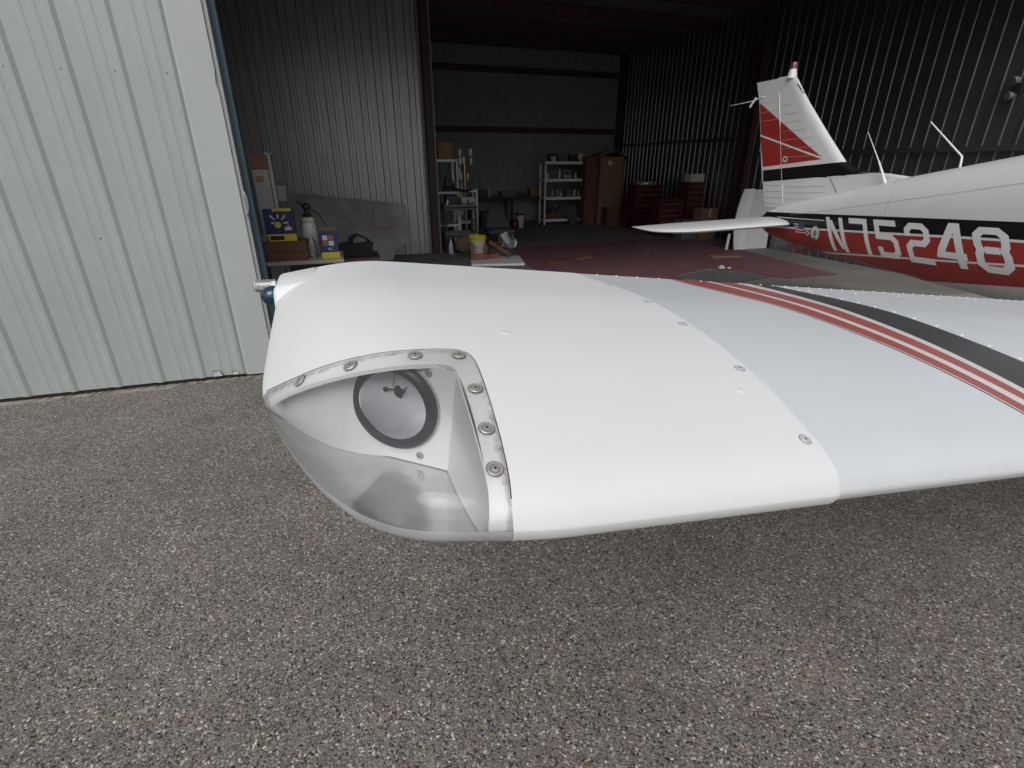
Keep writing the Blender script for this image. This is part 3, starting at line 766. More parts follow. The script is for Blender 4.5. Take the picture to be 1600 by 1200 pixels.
# main gear leg and wheel that carry the wing
for gx in (3.35, 6.25):
    b = MB(); b.tube([(gx, .80, .20), (gx, .85, 1.02)], .035, 12); g = b.build('gear_leg', M['white'], plane, smooth=50)
    b = MB(); b.xf = Matrix.Translation((gx + .10, .80, .22)) @ Matrix.Rotation(math.pi / 2, 4, 'Y')
    b.lathe([(.09, -.07), (.19, -.075), (.215, -.04), (.22, 0), (.215, .04), (.19, .075), (.09, .07)], 28); b.build('wheel', M['rubber'], g, smooth=50)

# ------------------------------------------------------------------ fuselage and tail
FXC = 4.8
def tab(P): P = sorted(P); xs = [p[0] for p in P]; ys = [p[1] for p in P]; return lambda y: float(np.interp(y, xs, ys))
fw = tab([(-.6, .54), (.3, .56), (1.2, .56), (2.0, .50), (2.5, .45), (3.0, .39), (3.5, .325), (4.0, .26), (4.5, .195), (4.9, .125), (5.03, .075), (5.1, .02)])
zt = tab([(-.6, 2.0), (1.2, 1.98), (2.0, 1.90), (2.68, 1.75), (3.09, 1.665), (3.4, 1.60), (3.6, 1.55), (3.88, 1.475), (4.6, 1.31), (4.94, 1.215), (5.03, 1.17), (5.1, 1.12)])
zb = tab([(-.6, .72), (1.2, .70), (2.0, .715), (2.566, .755), (3.011, .775), (3.804, .82), (4.228, .865), (4.512, .88), (4.764, .91), (4.921, .955), (5.03, 1.0), (5.1, 1.06)])
zK = tab([(-.6, 1.50), (2.285, 1.343), (2.7, 1.32), (3.229, 1.29), (3.921, 1.25), (5.1, 1.18)])
z1 = tab([(-.6, 1.42), (2.241, 1.223), (2.656, 1.197), (3.183, 1.158), (3.874, 1.109), (4.528, 1.061), (5.1, 1.02)])
z2 = tab([(-.6, 1.35), (2.186, 1.07), (2.6, 1.024), (3.117, .97), (3.505, .928), (4.008, .872), (4.23, .84), (5.1, .75)])
zR = tab([(-.6, 1.15), (2.134, .926), (2.537, .864), (2.916, .802), (3.2, .755), (3.8, .68), (5.1, .5)])
def fside(Y, z, off=0.):
    s = (z - zb(Y)) / (zt(Y) - zb(Y)); s = min(.999, max(.001, s)); q = abs(2 * s - 1) ** 2.7
    return FXC - fw(Y) * (1 - q) ** (1 / 2.7) - off
def fus_loft():
    b = MB(); st = [-.6 + 5.5 * k / 60 for k in range(61)] + [4.94, 4.98, 5.01, 5.04, 5.07, 5.1]
    rows = []
    for Y in st:
        top, bot = zt(Y), zb(Y); lv = [zK(Y), z1(Y) + .009, z1(Y) - .009, z2(Y) + .008, z2(Y) - .008, zR(Y) + .004, zR(Y) - .004]
        lv = [min(top - .0001, max(bot + .0001, z)) for z in lv]
        L = []
        # white top: 10 rows, cosine spaced
        for k in range(10): L.append(top + (lv[0] - top) * (1 - math.cos(math.pi / 2 * k / 10)))
        L.append(lv[0])
        for a_, n_ in ((1, 3), (2, 1), (3, 4), (4, 1), (5, 3), (6, 1)):
            p = lv[a_ - 1]
            for k in range(1, n_ + 1): L.append(p + (lv[a_] - p) * k / n_)
        p = L[-1]
        for k in range(1, 9): L.append(p + (bot - p) * math.sin(math.pi / 2 * k / 8))
        rows.append(L)
    n = len(rows[0]); vs = []
    for Y, L in zip(st, rows):
        for z in L: vs.append((fside(Y, z) if (z < zt(Y) - 1e-6 and z > zb(Y) + 1e-6) else FXC, Y, z))
        for z in L: 
            x = fside(Y, z) if (z < zt(Y) - 1e-6 and z > zb(Y) + 1e-6) else FXC
            vs.append((2 * FXC - x, Y, z))
    bands = [0] * 10 + [1] * 3 + [2] + [3] * 4 + [2] + [3] * 3 + [2] + [0] * 8
    m = 2 * n
    for i in range(len(st) - 1):
        for j in range(n - 1):
            mi = bands[j]
            b.f.append([len(b.v) + i * m + j, len(b.v) + i * m + j + 1, len(b.v) + (i + 1) * m + j + 1, len(b.v) + (i + 1) * m + j]); b.m.append(mi)
            b.f.append([len(b.v) + i * m + n + j + 1, len(b.v) + i * m + n + j, len(b.v) + (i + 1) * m + n + j, len(b.v) + (i + 1) * m + n + j + 1]); b.m.append(mi)
    for i in (0, len(st) - 1):
        b.f.append([i * m + j for j in range(n)] + [i * m + n + j for j in range(n - 1, -1, -1)]); b.m.append(0)
    b.v += vs
    return b
fus = fus_loft().build('fuselage', [M['white'], M['black'], M['pin'], M['red']], plane, smooth=50)
def fs(off): return lambda Y, z: (fside(Y, z, off), Y, z)
# skin seam on the rear fuselage
def fline(P, w, name, m, off=.0008):
    b = MB(); vs = []
    for k in range(25):
        u = k / 24 * (len(P) - 1); i = min(int(u), len(P) - 2); t_ = u - i; Y = P[i][0] + (P[i + 1][0] - P[i][0]) * t_; z = P[i][1] + (P[i + 1][1] - P[i][1]) * t_
        vs += [(fside(Y, z + w), Y, z + w), (fside(Y, z - w), Y, z - w)]
    vs = [(x - off, y, z) for x, y, z in vs]
    b.add(vs, [(2 * k, 2 * k + 1, 2 * k + 3, 2 * k + 2) for k in range(24)]); return b.build(name, m, fus)
M['seam'] = mat('seam_grey', (.38, .39, .39), .6)
fline([(4.5, 1.20), (4.244, 1.235), (3.272, 1.414), (2.767, 1.508), (2.372, 1.586), (1.6, 1.70)], .0018, 'skin_seam', M['seam'])
for Y_ in (2.15, 3.35):
    decal([(Y_, zK(Y_) + .01), (Y_ + .003, zK(Y_) + .01), (Y_ + .003, zt(Y_) - .03), (Y_, zt(Y_) - .03)], fs(.0007), 'skin_seam', M['seam'], fus)
fline([(4.70, 1.155), (4.0, 1.186)], .004, 'pinstripe', M['pin'], .0012)
fline([(2.22, 1.30), (1.2, 1.36)], .005, 'pinstripe', M['pin'], .0012)

# registration letters
W_ = .046
def ribbon(P, w=W_, closed=False):
    P = [Vector(p) for p in P]; n = len(P); q0 = []; q1 = []
    for i in range(n):
        a = P[i - 1] if (i > 0 or closed) else None; c = P[(i + 1) % n] if (i < n - 1 or closed) else None
        d1 = (P[i] - a).normalized() if a is not None else (c - P[i]).normalized()
        d2 = (c - P[i]).normalized() if c is not None else d1
        n1 = Vector((-d1.y, d1.x)); n2 = Vector((-d2.y, d2.x)); mm = (n1 + n2)
        mm = mm / max(.3, mm.dot(n1)) if mm.length > 1e-5 else n1
        q0.append(P[i] + mm * w / 2); q1.append(P[i] - mm * w / 2)
    out = []
    for i in range(n if closed else n - 1):
        j = (i + 1) % n; out.append([q0[i], q0[j], q1[j], q1[i]])
    return out
Wl, Hl, k_ = .20, .30, .032; h = W_ / 2
G = {
 'N': [([(h, 0), (h, Hl)], False), ([(Wl - h, 0), (Wl - h, Hl)], False), ([(h + .027, Hl - .03), (Wl - h - .027, .03)], False)],
 '7': [([(0, Hl - h), (Wl - h, Hl - h), (Wl - h, 0)], False)],
 '5': [([(Wl, Hl - h), (h, Hl - h), (h, Hl * .56), (Wl - h - k_, Hl * .56), (Wl - h, Hl * .56 - k_), (Wl - h, h + k_), (Wl - h - k_, h), (h, h), (h, .085)], False)],
 '2': [([(h, Hl - .10), (h, Hl - h - k_), (h + k_, Hl - h), (Wl - h - k_, Hl - h), (Wl - h, Hl - h - k_), (Wl - h, Hl * .5 + k_), (Wl - h - k_, Hl * .5), (h + k_, Hl * .5), (h, Hl * .5 - k_), (h, h), (Wl, h)], False)],
 '4': [([(Wl - .02, .085), (h, .085), (h + .01, .12), (Wl * .55, Hl - .01), (Wl * .68, Hl - .01), (Wl - .055, 0)], False)],
 '8': [([(h + k_, Hl - h), (Wl - h - k_, Hl - h), (Wl - h, Hl - h - k_), (Wl - h, Hl * .5 + k_), (Wl - h - .012, Hl * .5), (Wl - h, Hl * .5 - k_), (Wl - h, h + k_), (Wl - h - k_, h), (h + k_, h), (h, h + k_), (h, Hl * .5 - k_), (h + .012, Hl * .5), (h, Hl * .5 + k_), (h, Hl - h - k_)], True), ([(h * 2 + .012, Hl * .5), (Wl - h * 2 - .012, Hl * .5)], False)],
}
# (character, Y of the lower left corner, z of the lower left, lean, width scale)
REG = [('N', 3.830, .921, .16, 1.0), ('7', 3.575, .937, .14, 1.0), ('5', 3.285, .950, .16, 1.08), ('2', 3.000, .955, .15, 1.08), ('4', 2.750, .970, .14, 1.26), ('8', 2.455, .982, .15, 1.20)]
for ci, (ch, Y0, Z0, lean, ws) in enumerate(REG):
    bmL = bmesh.new()
    for pts, closed in G[ch]:
        for q in ribbon(pts, closed=closed):
            # split along the length for curvature
            vs = [bmL.verts.new((p.x, p.y, 0)) for p in q]
            try: bmL.faces.new(vs)
            except ValueError: pass
    for gx in [i * .03 for i in range(-1, 9)]:
        bmesh.ops.bisect_plane(bmL, geom=bmL.verts[:] + bmL.edges[:] + bmL.faces[:], plane_co=(gx, 0, 0), plane_no=(1, 0, 0))
    for gy in [i * .03 for i in range(-1, 11)]:
        bmesh.ops.bisect_plane(bmL, geom=bmL.verts[:] + bmL.edges[:] + bmL.faces[:], plane_co=(0, gy, 0), plane_no=(0, 1, 0))
    org = wloc(fus)
    for i, v in enumerate(bmL.verts):
        a, c = v.co.x * ws, v.co.y
        Y = Y0 - a + lean * c / Hl; z = Z0 + c + .045 * a + 0
        v.co = Vector((fside(Y, z, .0020), Y, z)) - org
    if ch in 'N8':   # overlapping strokes: set the second and third 0.4 mm prouder
        pass
    me = bpy.data.meshes.new('registration_letter'); bmL.to_mesh(me); bmL.free(); me.materials.append(M['letter'])
    link('registration_letter', me, fus, label='white character %s' % ch)
# stickers by the tail
for k in range(7):
    y0 = 4.405; z0 = 1.118 - k * .0125
    decal([(y0 - k * .006, z0), (y0 - .150 - k * .006, z0 + .002), (y0 - .152 - k * .006, z0 - .0065), (y0 - .002 - k * .006, z0 - .0085)], fs(.0024), 'flag_stripe', M['red'] if k % 2 else M['pin'], fus)
decal([(4.34, 1.124), (4.255, 1.126), (4.245, 1.085), (4.33, 1.083)], fs(.0032), 'flag_canton', M['blueprint'], fus)
decal([(4.19, 1.075), (4.155, 1.045), (4.185, 1.015), (4.22, 1.045)], fs(.0024), 'diamond_sticker', M['pin'], fus)
decal([(4.188, 1.058), (4.170, 1.045), (4.187, 1.032), (4.205, 1.045)], fs(.0032), 'diamond_sticker', M['black'], fus)
el_ = lambda cy, cz, ry, rz, n=20: [(cy + ry * math.cos(2 * math.pi * i / n) + .1 * rz * math.sin(2 * math.pi * i / n), cz + rz * math.sin(2 * math.pi * i / n)) for i in range(n)]
decal(el_(4.085, 1.055, .060, .070), fs(.0024), 'oval_sticker', M['seam'], fus)
decal(el_(4.085, 1.055, .052, .062), fs(.0030), 'oval_sticker', M['pin'], fus)
decal(el_(4.085, 1.055, .026, .032), fs(.0036), 'oval_sticker', M['green'], fus)
decal([(4.115, .995), (4.06, .995), (4.07, 1.01), (4.105, 1.01)], fs(.0036), 'oval_sticker', M['black'], fus)

# fin (thing > part > decals)
LEp = tab([(1.15, 3.10), (1.54, 3.30), (1.59, 3.42), (1.618, 3.66), (1.623, 3.90), (1.64, 3.97), (1.716, 4.139), (1.971, 4.413), (2.285, 4.738), (2.44, 4.880), (2.512, 4.944), (2.552, 4.985), (2.568, 5.03)])
HGp = tab([(1.15, 4.745), (1.287, 4.795), (2.129, 5.074), (2.438, 5.178), (2.57, 5.22)])
TEp = tab([(1.15, 5.055), (1.219, 5.077), (1.504, 5.185), (1.67, 5.25), (2.352, 5.462), (2.557, 5.557), (2.57, 5.56)])
def ftk(z): return .058 - .030 * (z - 1.2) / 1.35
def finx(Y, z, off=0.):
    le, te = LEp(z), TEp(z); t_ = ftk(z); 
    c = min(.5, max(0., (Y - le))); nose = math.sqrt(max(0, 1 - (1 - min(1, c / .11)) ** 2))
    hg = HGp(z); tail = 1 if Y < hg - .35 else max(.08, 1 - .92 * (Y - (hg - .35)) / (te - hg + .35))
    return FXC - t_ * nose * tail - off
def fin_mesh(fa, fb, zs, ny, gapcut=0):
    b = MB(); vs = []
    for z in zs:
        y0, y1 = fa(z), fb(z)
        row = [y0 + (y1 - y0) * (1 - math.cos(math.pi / 2 * j / ny)) for j in range(ny + 1)]
        for Y in row: vs.append((finx(Y, z), Y, z))
        for Y in row[::-1]: vs.append((2 * FXC - finx(Y, z), Y, z))
    m = 2 * (ny + 1)
    b.add(vs, [(i * m + j, i * m + (j + 1) % m, (i + 1) * m + (j + 1) % m, (i + 1) * m + j) for i in range(len(zs) - 1) for j in range(m)])
    b.f.append(list(range(m))); b.m.append(0); b.f.append([(len(zs) - 1) * m + j for j in range(m)]); b.m.append(0)
    return b
zz = sorted(set([1.15, 1.3, 1.45, 1.54, 1.57, 1.59, 1.605, 1.618, 1.623, 1.63, 1.64, 1.66, 1.716, 1.78] + [1.60 + k * .012 for k in range(1, 20)] + [1.83 + k * .045 for k in range(0, 16)] + [2.512, 2.535, 2.552, 2.562, 2.568]))
fin = fin_mesh(LEp, lambda z: HGp(z) - .0015, zz, 26).build('tail_fin', M['white'], plane, smooth=55)
fin.data.materials.append(M['black'])
for p in fin.data.polygons:
    c = p.center + wloc(fin)
    if c.y < 4.5 and c.z < 1.713 and c.z > 1.6225 - max(0, c.y - 3.80) * .085: p.material_index = 1
rud = fin_mesh(lambda z: HGp(z) + .0015, TEp, [z for z in np.linspace(1.235, 2.560, 18)], 10).build('rudder', M['white'], plane, smooth=55)
def fd(poly, m, off, name='paint_band', par=None, gx_=.025):
    return decal(poly, lambda Y, z: (finx(Y, z, off), Y, z), name, m, par or fin, gx_, .02)
def clip(poly, hinge_side):
    # cut a polygon at the hinge line so that fin and rudder each carry their own paint
    out = []
    n = len(poly); f = lambda p: (p[0] - (HGp(p[1]) + (.005 if hinge_side > 0 else -.005))) * hinge_side
    for i in range(n):
        a, c = poly[i], poly[(i + 1) % n]; fa, fc = f(a), f(c)
        if fa >= 0: out.append(a)
        if fa * fc < 0: t_ = fa / (fa - fc); out.append((a[0] + (c[0] - a[0]) * t_, a[1] + (c[1] - a[1]) * t_))
    return out
def both(poly, m, off):
    pr_, pf_ = clip(poly, 1), clip(poly, -1)
    if len(pf_) > 2: fd(pf_, m, off)
    if len(pr_) > 2: fd(pr_, m, off, par=rud)
both([(5.452, 2.345), (4.398, 1.764), (5.350, 2.012)], M['red'], .0012)
both([(5.352, 1.995), (4.385, 1.742), (5.222, 1.664)], M['red'], .0012)
both([(5.352, 2.012), (4.398, 1.764), (4.385, 1.742), (5.350, 1.993)], M['pin'], .0016)
both([(5.222, 1.664), (4.30, 1.732), (4.17, 1.735), (4.14, 1.716), (5.210, 1.627)], M['pin'], .0014)
both([(5.210, 1.627), (4.143, 1.716), (3.980, 1.6405), (3.925, 1.6265), (3.80, 1.6205), (5.172, 1.504)], M['black'], .0014)
# ribs pressed into the fin and the rudder
for k in range(9):
    z = 2.28 - k * .085
    ya = HGp(z) - .03; yb = LEp(z) + .20
    if z > 1.75 and ya - yb > .05: fd([(ya, z), (yb, z + .01), (yb, z + .0065), (ya, z - .0035)], M['seam'], .0022, 'skin_rib')
for k in range(3):
    z = 1.46 - k * .06; ya = HGp(z) - .03
    fd([(ya, z), (ya - .55, z + .03), (ya - .55, z + .0265), (ya, z - .0035)], M['seam'], .0022, 'skin_rib')
for k in range(4):
    z = 1.47 - k * .065; fd([(TEp(z) - .01, z), (HGp(z) + .02, z + .008), (HGp(z) + .02, z + .004), (TEp(z) - .01, z - .004)], M['seam'], .0022, 'skin_rib', rud)
for k in range(3):
    z = 2.33 - k * .09; fd([(TEp(z) - .01, z), (HGp(z) + .02, z + .008), (HGp(z) + .02, z + .005), (TEp(z) - .01, z - .003)], M['seam'], .0022, 'skin_rib', rud)
fd([(4.24, 1.584), (4.245, 1.57), (4.12, 1.43), (4.11, 1.44)], M['seam'], .0022, 'skin_seam')
b = MB(); b.tube([(finx(HGp(z) - .01, z, .001), HGp(z), z) for z in (2.08, 2.2, 2.3, 2.42)], .004, 8); b.tube([(finx(HGp(z) - .01, z, .001), HGp(z), z) for z in (1.28, 1.36, 1.44, 1.50)], .003, 8); b.build('hinge_strip', M['white'], fin, smooth=60)
# sticker on the fin
fd(el_(4.885, 1.745, .035, .032, 10), M['pin'], .0024, 'round_sticker'); fd(el_(4.885, 1.748, .022, .018, 8), M['redbits'], .0030, 'round_sticker')
# anti-chafe plate, static wick and beacon
fd([(4.945, 2.48), (4.93, 2.48), (4.815, 2.375), (4.835, 2.375)], M['steel_dark'], .002, 'chafe_plate')
b = MB(); b.xf = Matrix.Translation((FXC, 5.045, 2.54)); b.lathe([(.052, 0), (.045, .04), (.036, .075), (.034, .085)], 20); bc = b.build('beacon', M['white'], plane, smooth=50)
b = MB(); b.xf = Matrix.Translation((FXC, 5.045, 2.625)); b.lathe([(.034, 0), (.034, .05), (.028, .062), (.0, .066)], 20); b.build('beacon_lens', M['beacon'], bc, smooth=50)
b = MB(); b.tube([(FXC - .01, 5.40, 2.405), (FXC - .01, 5.56, 2.375), (FXC - .01, 5.95, 2.36)], [.008, .006, .0025], 6); b.tube([(FXC - .03, 5.5, 2.40), (FXC - .035, 5.57, 2.31)], .012, 6); b.build('tail_antenna', M['letter'], plane, smooth=50)
# antennas on the spine
ax = FXC - .10
b = MB(); b.tube([(ax, 3.60, zt(3.6) - .02), (ax, 3.66, 1.63), (ax, 3.72, 1.72)], [.016, .010, .007], 8); b.tube([(ax, 3.72, 1.72), (ax, 3.90, 1.965)], [.005, .002], 6); b.build('whip_antenna', M['letter'], plane, smooth=60)
b = MB(); b.tube([(FXC, 3.09, zt(3.09) - .01), (FXC, 3.10, 1.745), (FXC, 3.105, 1.755), (FXC, 3.43, 2.02)], [.009, .008, .007, .005], 8); b.build('bent_antenna', M['letter'], plane, smooth=60)
# tie-down skid
b = MB(); b.tube([(FXC - .02, 4.53, .89), (FXC - .02, 4.49, .80), (FXC - .02, 4.45, .80), (FXC - .02, 4.22, .88)], .010, 6); b.build('tail_skid', M['red'], plane, smooth=60)
# stabilator
def stab():
    b = MB(); st = []
    for k in range(26):
        u = k / 25; st.append(3.02 + (4.66 - 3.02) * (1 - math.cos(math.pi / 2 * u)) if k < 25 else 4.66)
    n = 24; vs = []
    for X in st:
        s = min(1, (X - 3.02) / .50); le = 4.42 + .30 * (1 - math.sqrt(max(0, 1 - (1 - s) ** 2))); te = 5.12 - .05 * (1 - s)
        if X > 4.55: le += (X - 4.55) * 1.2
        th = .037 * min(1, math.sqrt(max(0, 1 - (1 - min(1, (X - 3.02) / .6)) ** 2)) * .85 + .15)
        for j in range(n):
            a = 2 * math.pi * j / n; c = (1 - math.cos(a)) / 2
            t_ = th * 2.6 * (math.sqrt(max(c, 0)) * (1 - c)) * (1 if math.sin(a) >= 0 else -1)
            vs.append((X, le + c * (te - le), 1.108 + (4.6 - X) * -.026 + t_))
    for mirror in (False, True):
        v2 = [(2 * FXC - x, y, z) for x, y, z in vs] if mirror else vs
        b.add(v2, [(i * n + j, i * n + (j + 1) % n, (i + 1) * n + (j + 1) % n, (i + 1) * n + j) for i in range(len(st) - 1) for j in range(n)] + [tuple(range(n)), tuple((len(st) - 1) * n + j for j in range(n))])
    return b
stab().build('stabilator', M['white'], plane, smooth=60)

# ------------------------------------------------------------------ things in the left corner
t = thing('folding_table', 'pale laminate table by the blue door post carrying boxes', 'table', (-.5, 6.5, .006))
b = MB(); b.box(-1.6, -.02, 6.20, 6.85, .655, .695); b.build('tabletop', M['table'], t, bevel=.006)
for lx in (-1.5, -.12):
    b = MB(); b.tube([(lx, 6.28, .66), (lx, 6.28, .008)], .014, 8); b.tube([(lx, 6.78, .66), (lx, 6.78, .008)], .014, 8); b.tube([(lx, 6.28, .2), (lx, 6.78, .2)], .010, 8); b.build('leg', M['greyedge'], t, smooth=50)
t = thing('cardboard_box', 'flat brown cardboard box on the table, under the blue bulb box', 'box', (-.6, 6.45, .695))
b = MB(); b.box(-.83, -.395, 6.28, 6.60, .696, .785); b.box(-.835, -.40, 6.275, 6.605, .790, .905); b.build('carton', M['bcard'], t, bevel=.004)
b = MB(); b.box(-.82, -.41, 6.285, 6.60, .784, .791); b.build('lid_gap', M['dark'], t)
def bulb_box(name, label, x0, x1, y0, z0, hgt, yb, d, kind):
    t = thing(name, label, 'box', ((x0 + x1) / 2, y0, z0))
    b = MB(); b.box(x0, x1, y0, y0 + d, z0, z0 + hgt); b.build('carton', M['blackp'], t, bevel=.002)
    b = MB(); b.box(x0 + (x1 - x0) * (0 if kind == 'w' else .04), x1 - .004, y0 - .0016, y0, z0 + yb, z0 + hgt - .004); b.build('printed_front', M['purple'], t)
    b = MB(); b.box(x0, x1, y0 - .022, y0, z0, z0 + yb); b.build('yellow_base', M['yellow'], t, bevel=.001)
    return t
t = bulb_box('bulb_box', 'blue and yellow boxed light bulb set standing on the brown carton', -.80, -.49, 6.33, .906, .335, .075, .11, 'w')
b = MB(); b.box(-.70, -.51, 6.322, 6.335, 1.222, 1.252); b.build('yellow_header', M['yellow'], t)
cx, cz = -.655, 1.10
for a, r in ((0, .10), (45, .11), (90, .09), (135, .11), (180, .07)):
    b = MB(); dx, dz = math.cos(math.radians(a)), math.sin(math.radians(a))
    b.tube([(cx + dx * .045, 6.3265, cz + dz * .045), (cx + dx * r, 6.3265, cz + dz * r)], [.007, .013], 8); b.build('bulb_print', M['bulbwhite'], t, smooth=60)
b = MB(); b.xf = frame((cx - .01, 6.3275, cz - .02), (0, -1, 0)); b.lathe([(.034, 0), (.034, .002), (0, .003)], 20); b.build('yellow_badge', M['yellow'], t)
b = MB(); b.box(-.60, -.53, 6.325, 6.328, 1.02, 1.055); b.box(-.57, -.555, 6.325, 6.328, 1.055, 1.075); b.build('fixture_print', M['bulbwhite'], t)
b = MB(); b.box(-.76, -.62, 6.306, 6.3085, .92, .965); b.build('barcode_patch', M['blackp'], t)
b = MB(); b.box(-.93, -.77, 6.3, 6.308, .915, .972); b.build('tape', M['film'], t)
t = bulb_box('bulb_box', 'open black and yellow bulb carton standing alone on the table', -.255, -.055, 6.32, .696, .30, .065, .10, 'n')
for i in range(2):
    for j in range(2):
        b = MB(); b.box(-.225 + i * .063, -.170 + i * .063, 6.3165, 6.319, .835 + j * .062, .888 + j * .062); b.build('photo_print', M['bulbwhite'] if (i + j) % 2 else M['tan'], t)
b = MB(); b.box(-.18, -.13, 6.3165, 6.319, .785, .812); b.build('photo_print', M['green'], t)
b = MB(); b.add([(-.255, 6.32, .996), (-.055, 6.32, .996), (-.075, 6.30, 1.045), (-.225, 6.30, 1.045)], [(0, 1, 2, 3)]); b.add([(-.255, 6.32, .996), (-.255, 6.42, .996), (-.32, 6.42, 1.05), (-.31, 6.33, 1.045)], [(0, 1, 2, 3)])
b.build('open_flap', M['card'], t)
# pump sprayer
t = thing('pump_sprayer', 'white pump sprayer bottle with black pump head behind the cartons', 'sprayer', (-.36, 6.62, .695))
b = MB(); b.xf = Matrix.Translation((-.365, 6.62, .696)); b.lathe([(.075, 0), (.082, .02), (.082, .30), (.07, .36), (.045, .42), (.03, .45)], 24); b.build('bottle', M['bulbwhite'], t, smooth=40)
b = MB(); b.xf = Matrix.Translation((-.365, 6.62, 1.146)); b.lathe([(.05, -.02), (.052, .01), (.03, .03), (.028, .07), (.05, .09), (.045, .12), (.01, .14)], 18); b.tube([(-.01, 0, .10), (-.10, -.02, .16)], [.016, .010], 8); b.build('pump_head', M['blackp'], t, smooth=40)
b = MB(); b.tube([(-.33, 6.60, 1.22), (-.24, 6.58, 1.17), (-.18, 6.58, 1.05), (-.19, 6.60, .80)], .006, 6); b.build('hose', M['blackp'], t, smooth=60)
b = MB(); b.xf = Matrix.Translation((-.365, 6.62, 1.075)); b.lathe([(.056, -.02), (.075, 0), (.070, .045), (.045, .055)], 20); b.build('collar', M['bucket'], t, smooth=50)
# clear jug
t = thing('clear_jug', 'empty clear plastic jug between the two boxes', 'jug', (-.36, 6.42, .695))
b = MB(); b.xf = Matrix.Translation((-.352, 6.42, .696)); b.lathe([(.045, 0), (.05, .01), (.05, .10), (.052, .14), (.045, .19), (.02, .225), (.018, .24)], 20, cap=False); b.build('jug_wall', M['jug'], t, smooth=50)
b = MB(); b.xf = Matrix.Translation((-.352, 6.42, .936)); b.lathe([(.021, -.005), (.021, .015), (0, .016)], 14); b.build('cap', M['bulbwhite'], t)
# tall pale carton with brown lid behind
t = thing('tall_carton', 'tall pale carton with brown lid standing behind the table by the post', 'carton', (-.78, 6.97, .006))
b = MB(); b.box(-.90, -.735, 6.9, 7.12, .008, 1.64); b.build('carton', M['paper'], t, bevel=.004)
b = MB(); b.box(-.905, -.73, 6.895, 7.125, 1.64, 1.78); b.build('lid', M['tan'], t, bevel=.003)
b = MB(); b.box(-.87, -.79, 6.8975, 6.90, 1.50, 1.57); b.build('orange_label', M['orange'], t)
t = thing('steel_channel', 'pale metal channel upright beside the tall carton', 'channel', (-.69, 7.05, .006))
b = MB(); b.box(-.725, -.69, 7.0, 7.01, .008, 1.80); b.box(-.725, -.715, 7.01, 7.05, .008, 1.80); b.box(-.75, -.665, 6.99, 7.03, 1.80, 1.82); b.build('channel', M['paper'], t)
t = thing('grey_case', 'small grey instrument case stacked right of the tall carton', 'case', (-.64, 7.1, .006))
b = MB(); b.box(-.685, -.60, 7.05, 7.2, .008, 1.50); b.build('stand', M['dshelf'], t, bevel=.005)
b = MB(); b.box(-.69, -.59, 7.04, 7.21, 1.28, 1.46); b.build('case', M['greyedge'], t, bevel=.01)
# leaning clouded sheet
def lean(name, label, cat, poly, y0, y1, th, m):
    """poly in x,z; leans from y0 at the floor to y1 at z max"""
    zm = max(p[1] for p in poly); b = MB(); f = lambda p: y0 + (y1 - y0) * p[1] / zm
    n = len(poly); vs = [(p[0], f(p), p[1]) for p in poly] + [(p[0], f(p) + th, p[1]) for p in poly]
    b.add(vs, [tuple(range(n)), tuple(range(2 * n - 1, n - 1, -1))] + [(i, (i + 1) % n, n + (i + 1) % n, n + i) for i in range(n)])
    o = b.build(name, m); tag(o, label, cat); return o
lean('plastic_sheet', 'large clouded plastic sheet with curved top leaning on the ribbed wall', 'sheet', [(-1.05, .008), (.86, .008), (.98, .22), (1.22, .30), (1.24, .62), (1.22, .97), (.75, 1.04), (0, 1.13), (-.5, 1.19), (-1.0, 1.23)], 10.05, 10.48, .006, M['ply'])
o = MB().tube([(.35, 9.6, .60), (.50, 9.75, .70), (.62, 9.9, 1.0), (.50, 9.9, .68), (.75, 9.85, .60), (.95, 9.85, .64)], .008, 6).build('orange_cord', M['orangecord'], smooth=60)
tag(o, 'thin orange cord looped over the clouded sheet behind the black bag', 'cord')
# low bench with the bag
t = thing('low_cabinet', 'low dark brown cabinet right of the table under the black bag', 'cabinet', (.2, 7.1, .006))
b = MB(); b.box(-.08, .42, 6.85, 7.3, .008, .585); b.build('body', M['bcard'], t, bevel=.004)
b = MB(); b.box(-.09, .43, 6.84, 7.31, .585, .60); b.build('top', M['blackp'], t)
t = thing('tool_bag', 'slumped black fabric tool bag with loose handle on the low cabinet', 'bag', (.15, 7.0, .60))
b = MB(); n = 14; vs = []
for i in range(n + 1):
    for j in range(9):
        u = i / n; a = math.pi * j / 8
        rx = -.06 + .42 * u; hh = .17 + .012 * math.sin(u * 9) - .02 * abs(u - .5)
        vs.append((rx + .012 * math.sin(a * 2 + u * 5), 7.02 - .11 * math.cos(a) * (1 - .15 * (2 * u - 1) ** 4), .601 + hh * math.sin(a) ** .45))
b.add(vs, [(i * 9 + j, i * 9 + j + 1, (i + 1) * 9 + j + 1, (i + 1) * 9 + j) for i in range(n) for j in range(8)] + [tuple(range(9)), tuple(n * 9 + j for j in range(9))])
b.build('bag_body', M['cloth'], t, smooth=60)
b = MB(); b.tube([(.08, 6.98, .76), (.10, 6.96, .83), (.17, 6.96, .87), (.25, 6.96, .84), (.30, 6.97, .80), (.33, 6.98, .77)], [.03, .034, .02, .012, .016, .012], 8); b.build('handle', M['cloth'], t, smooth=60)

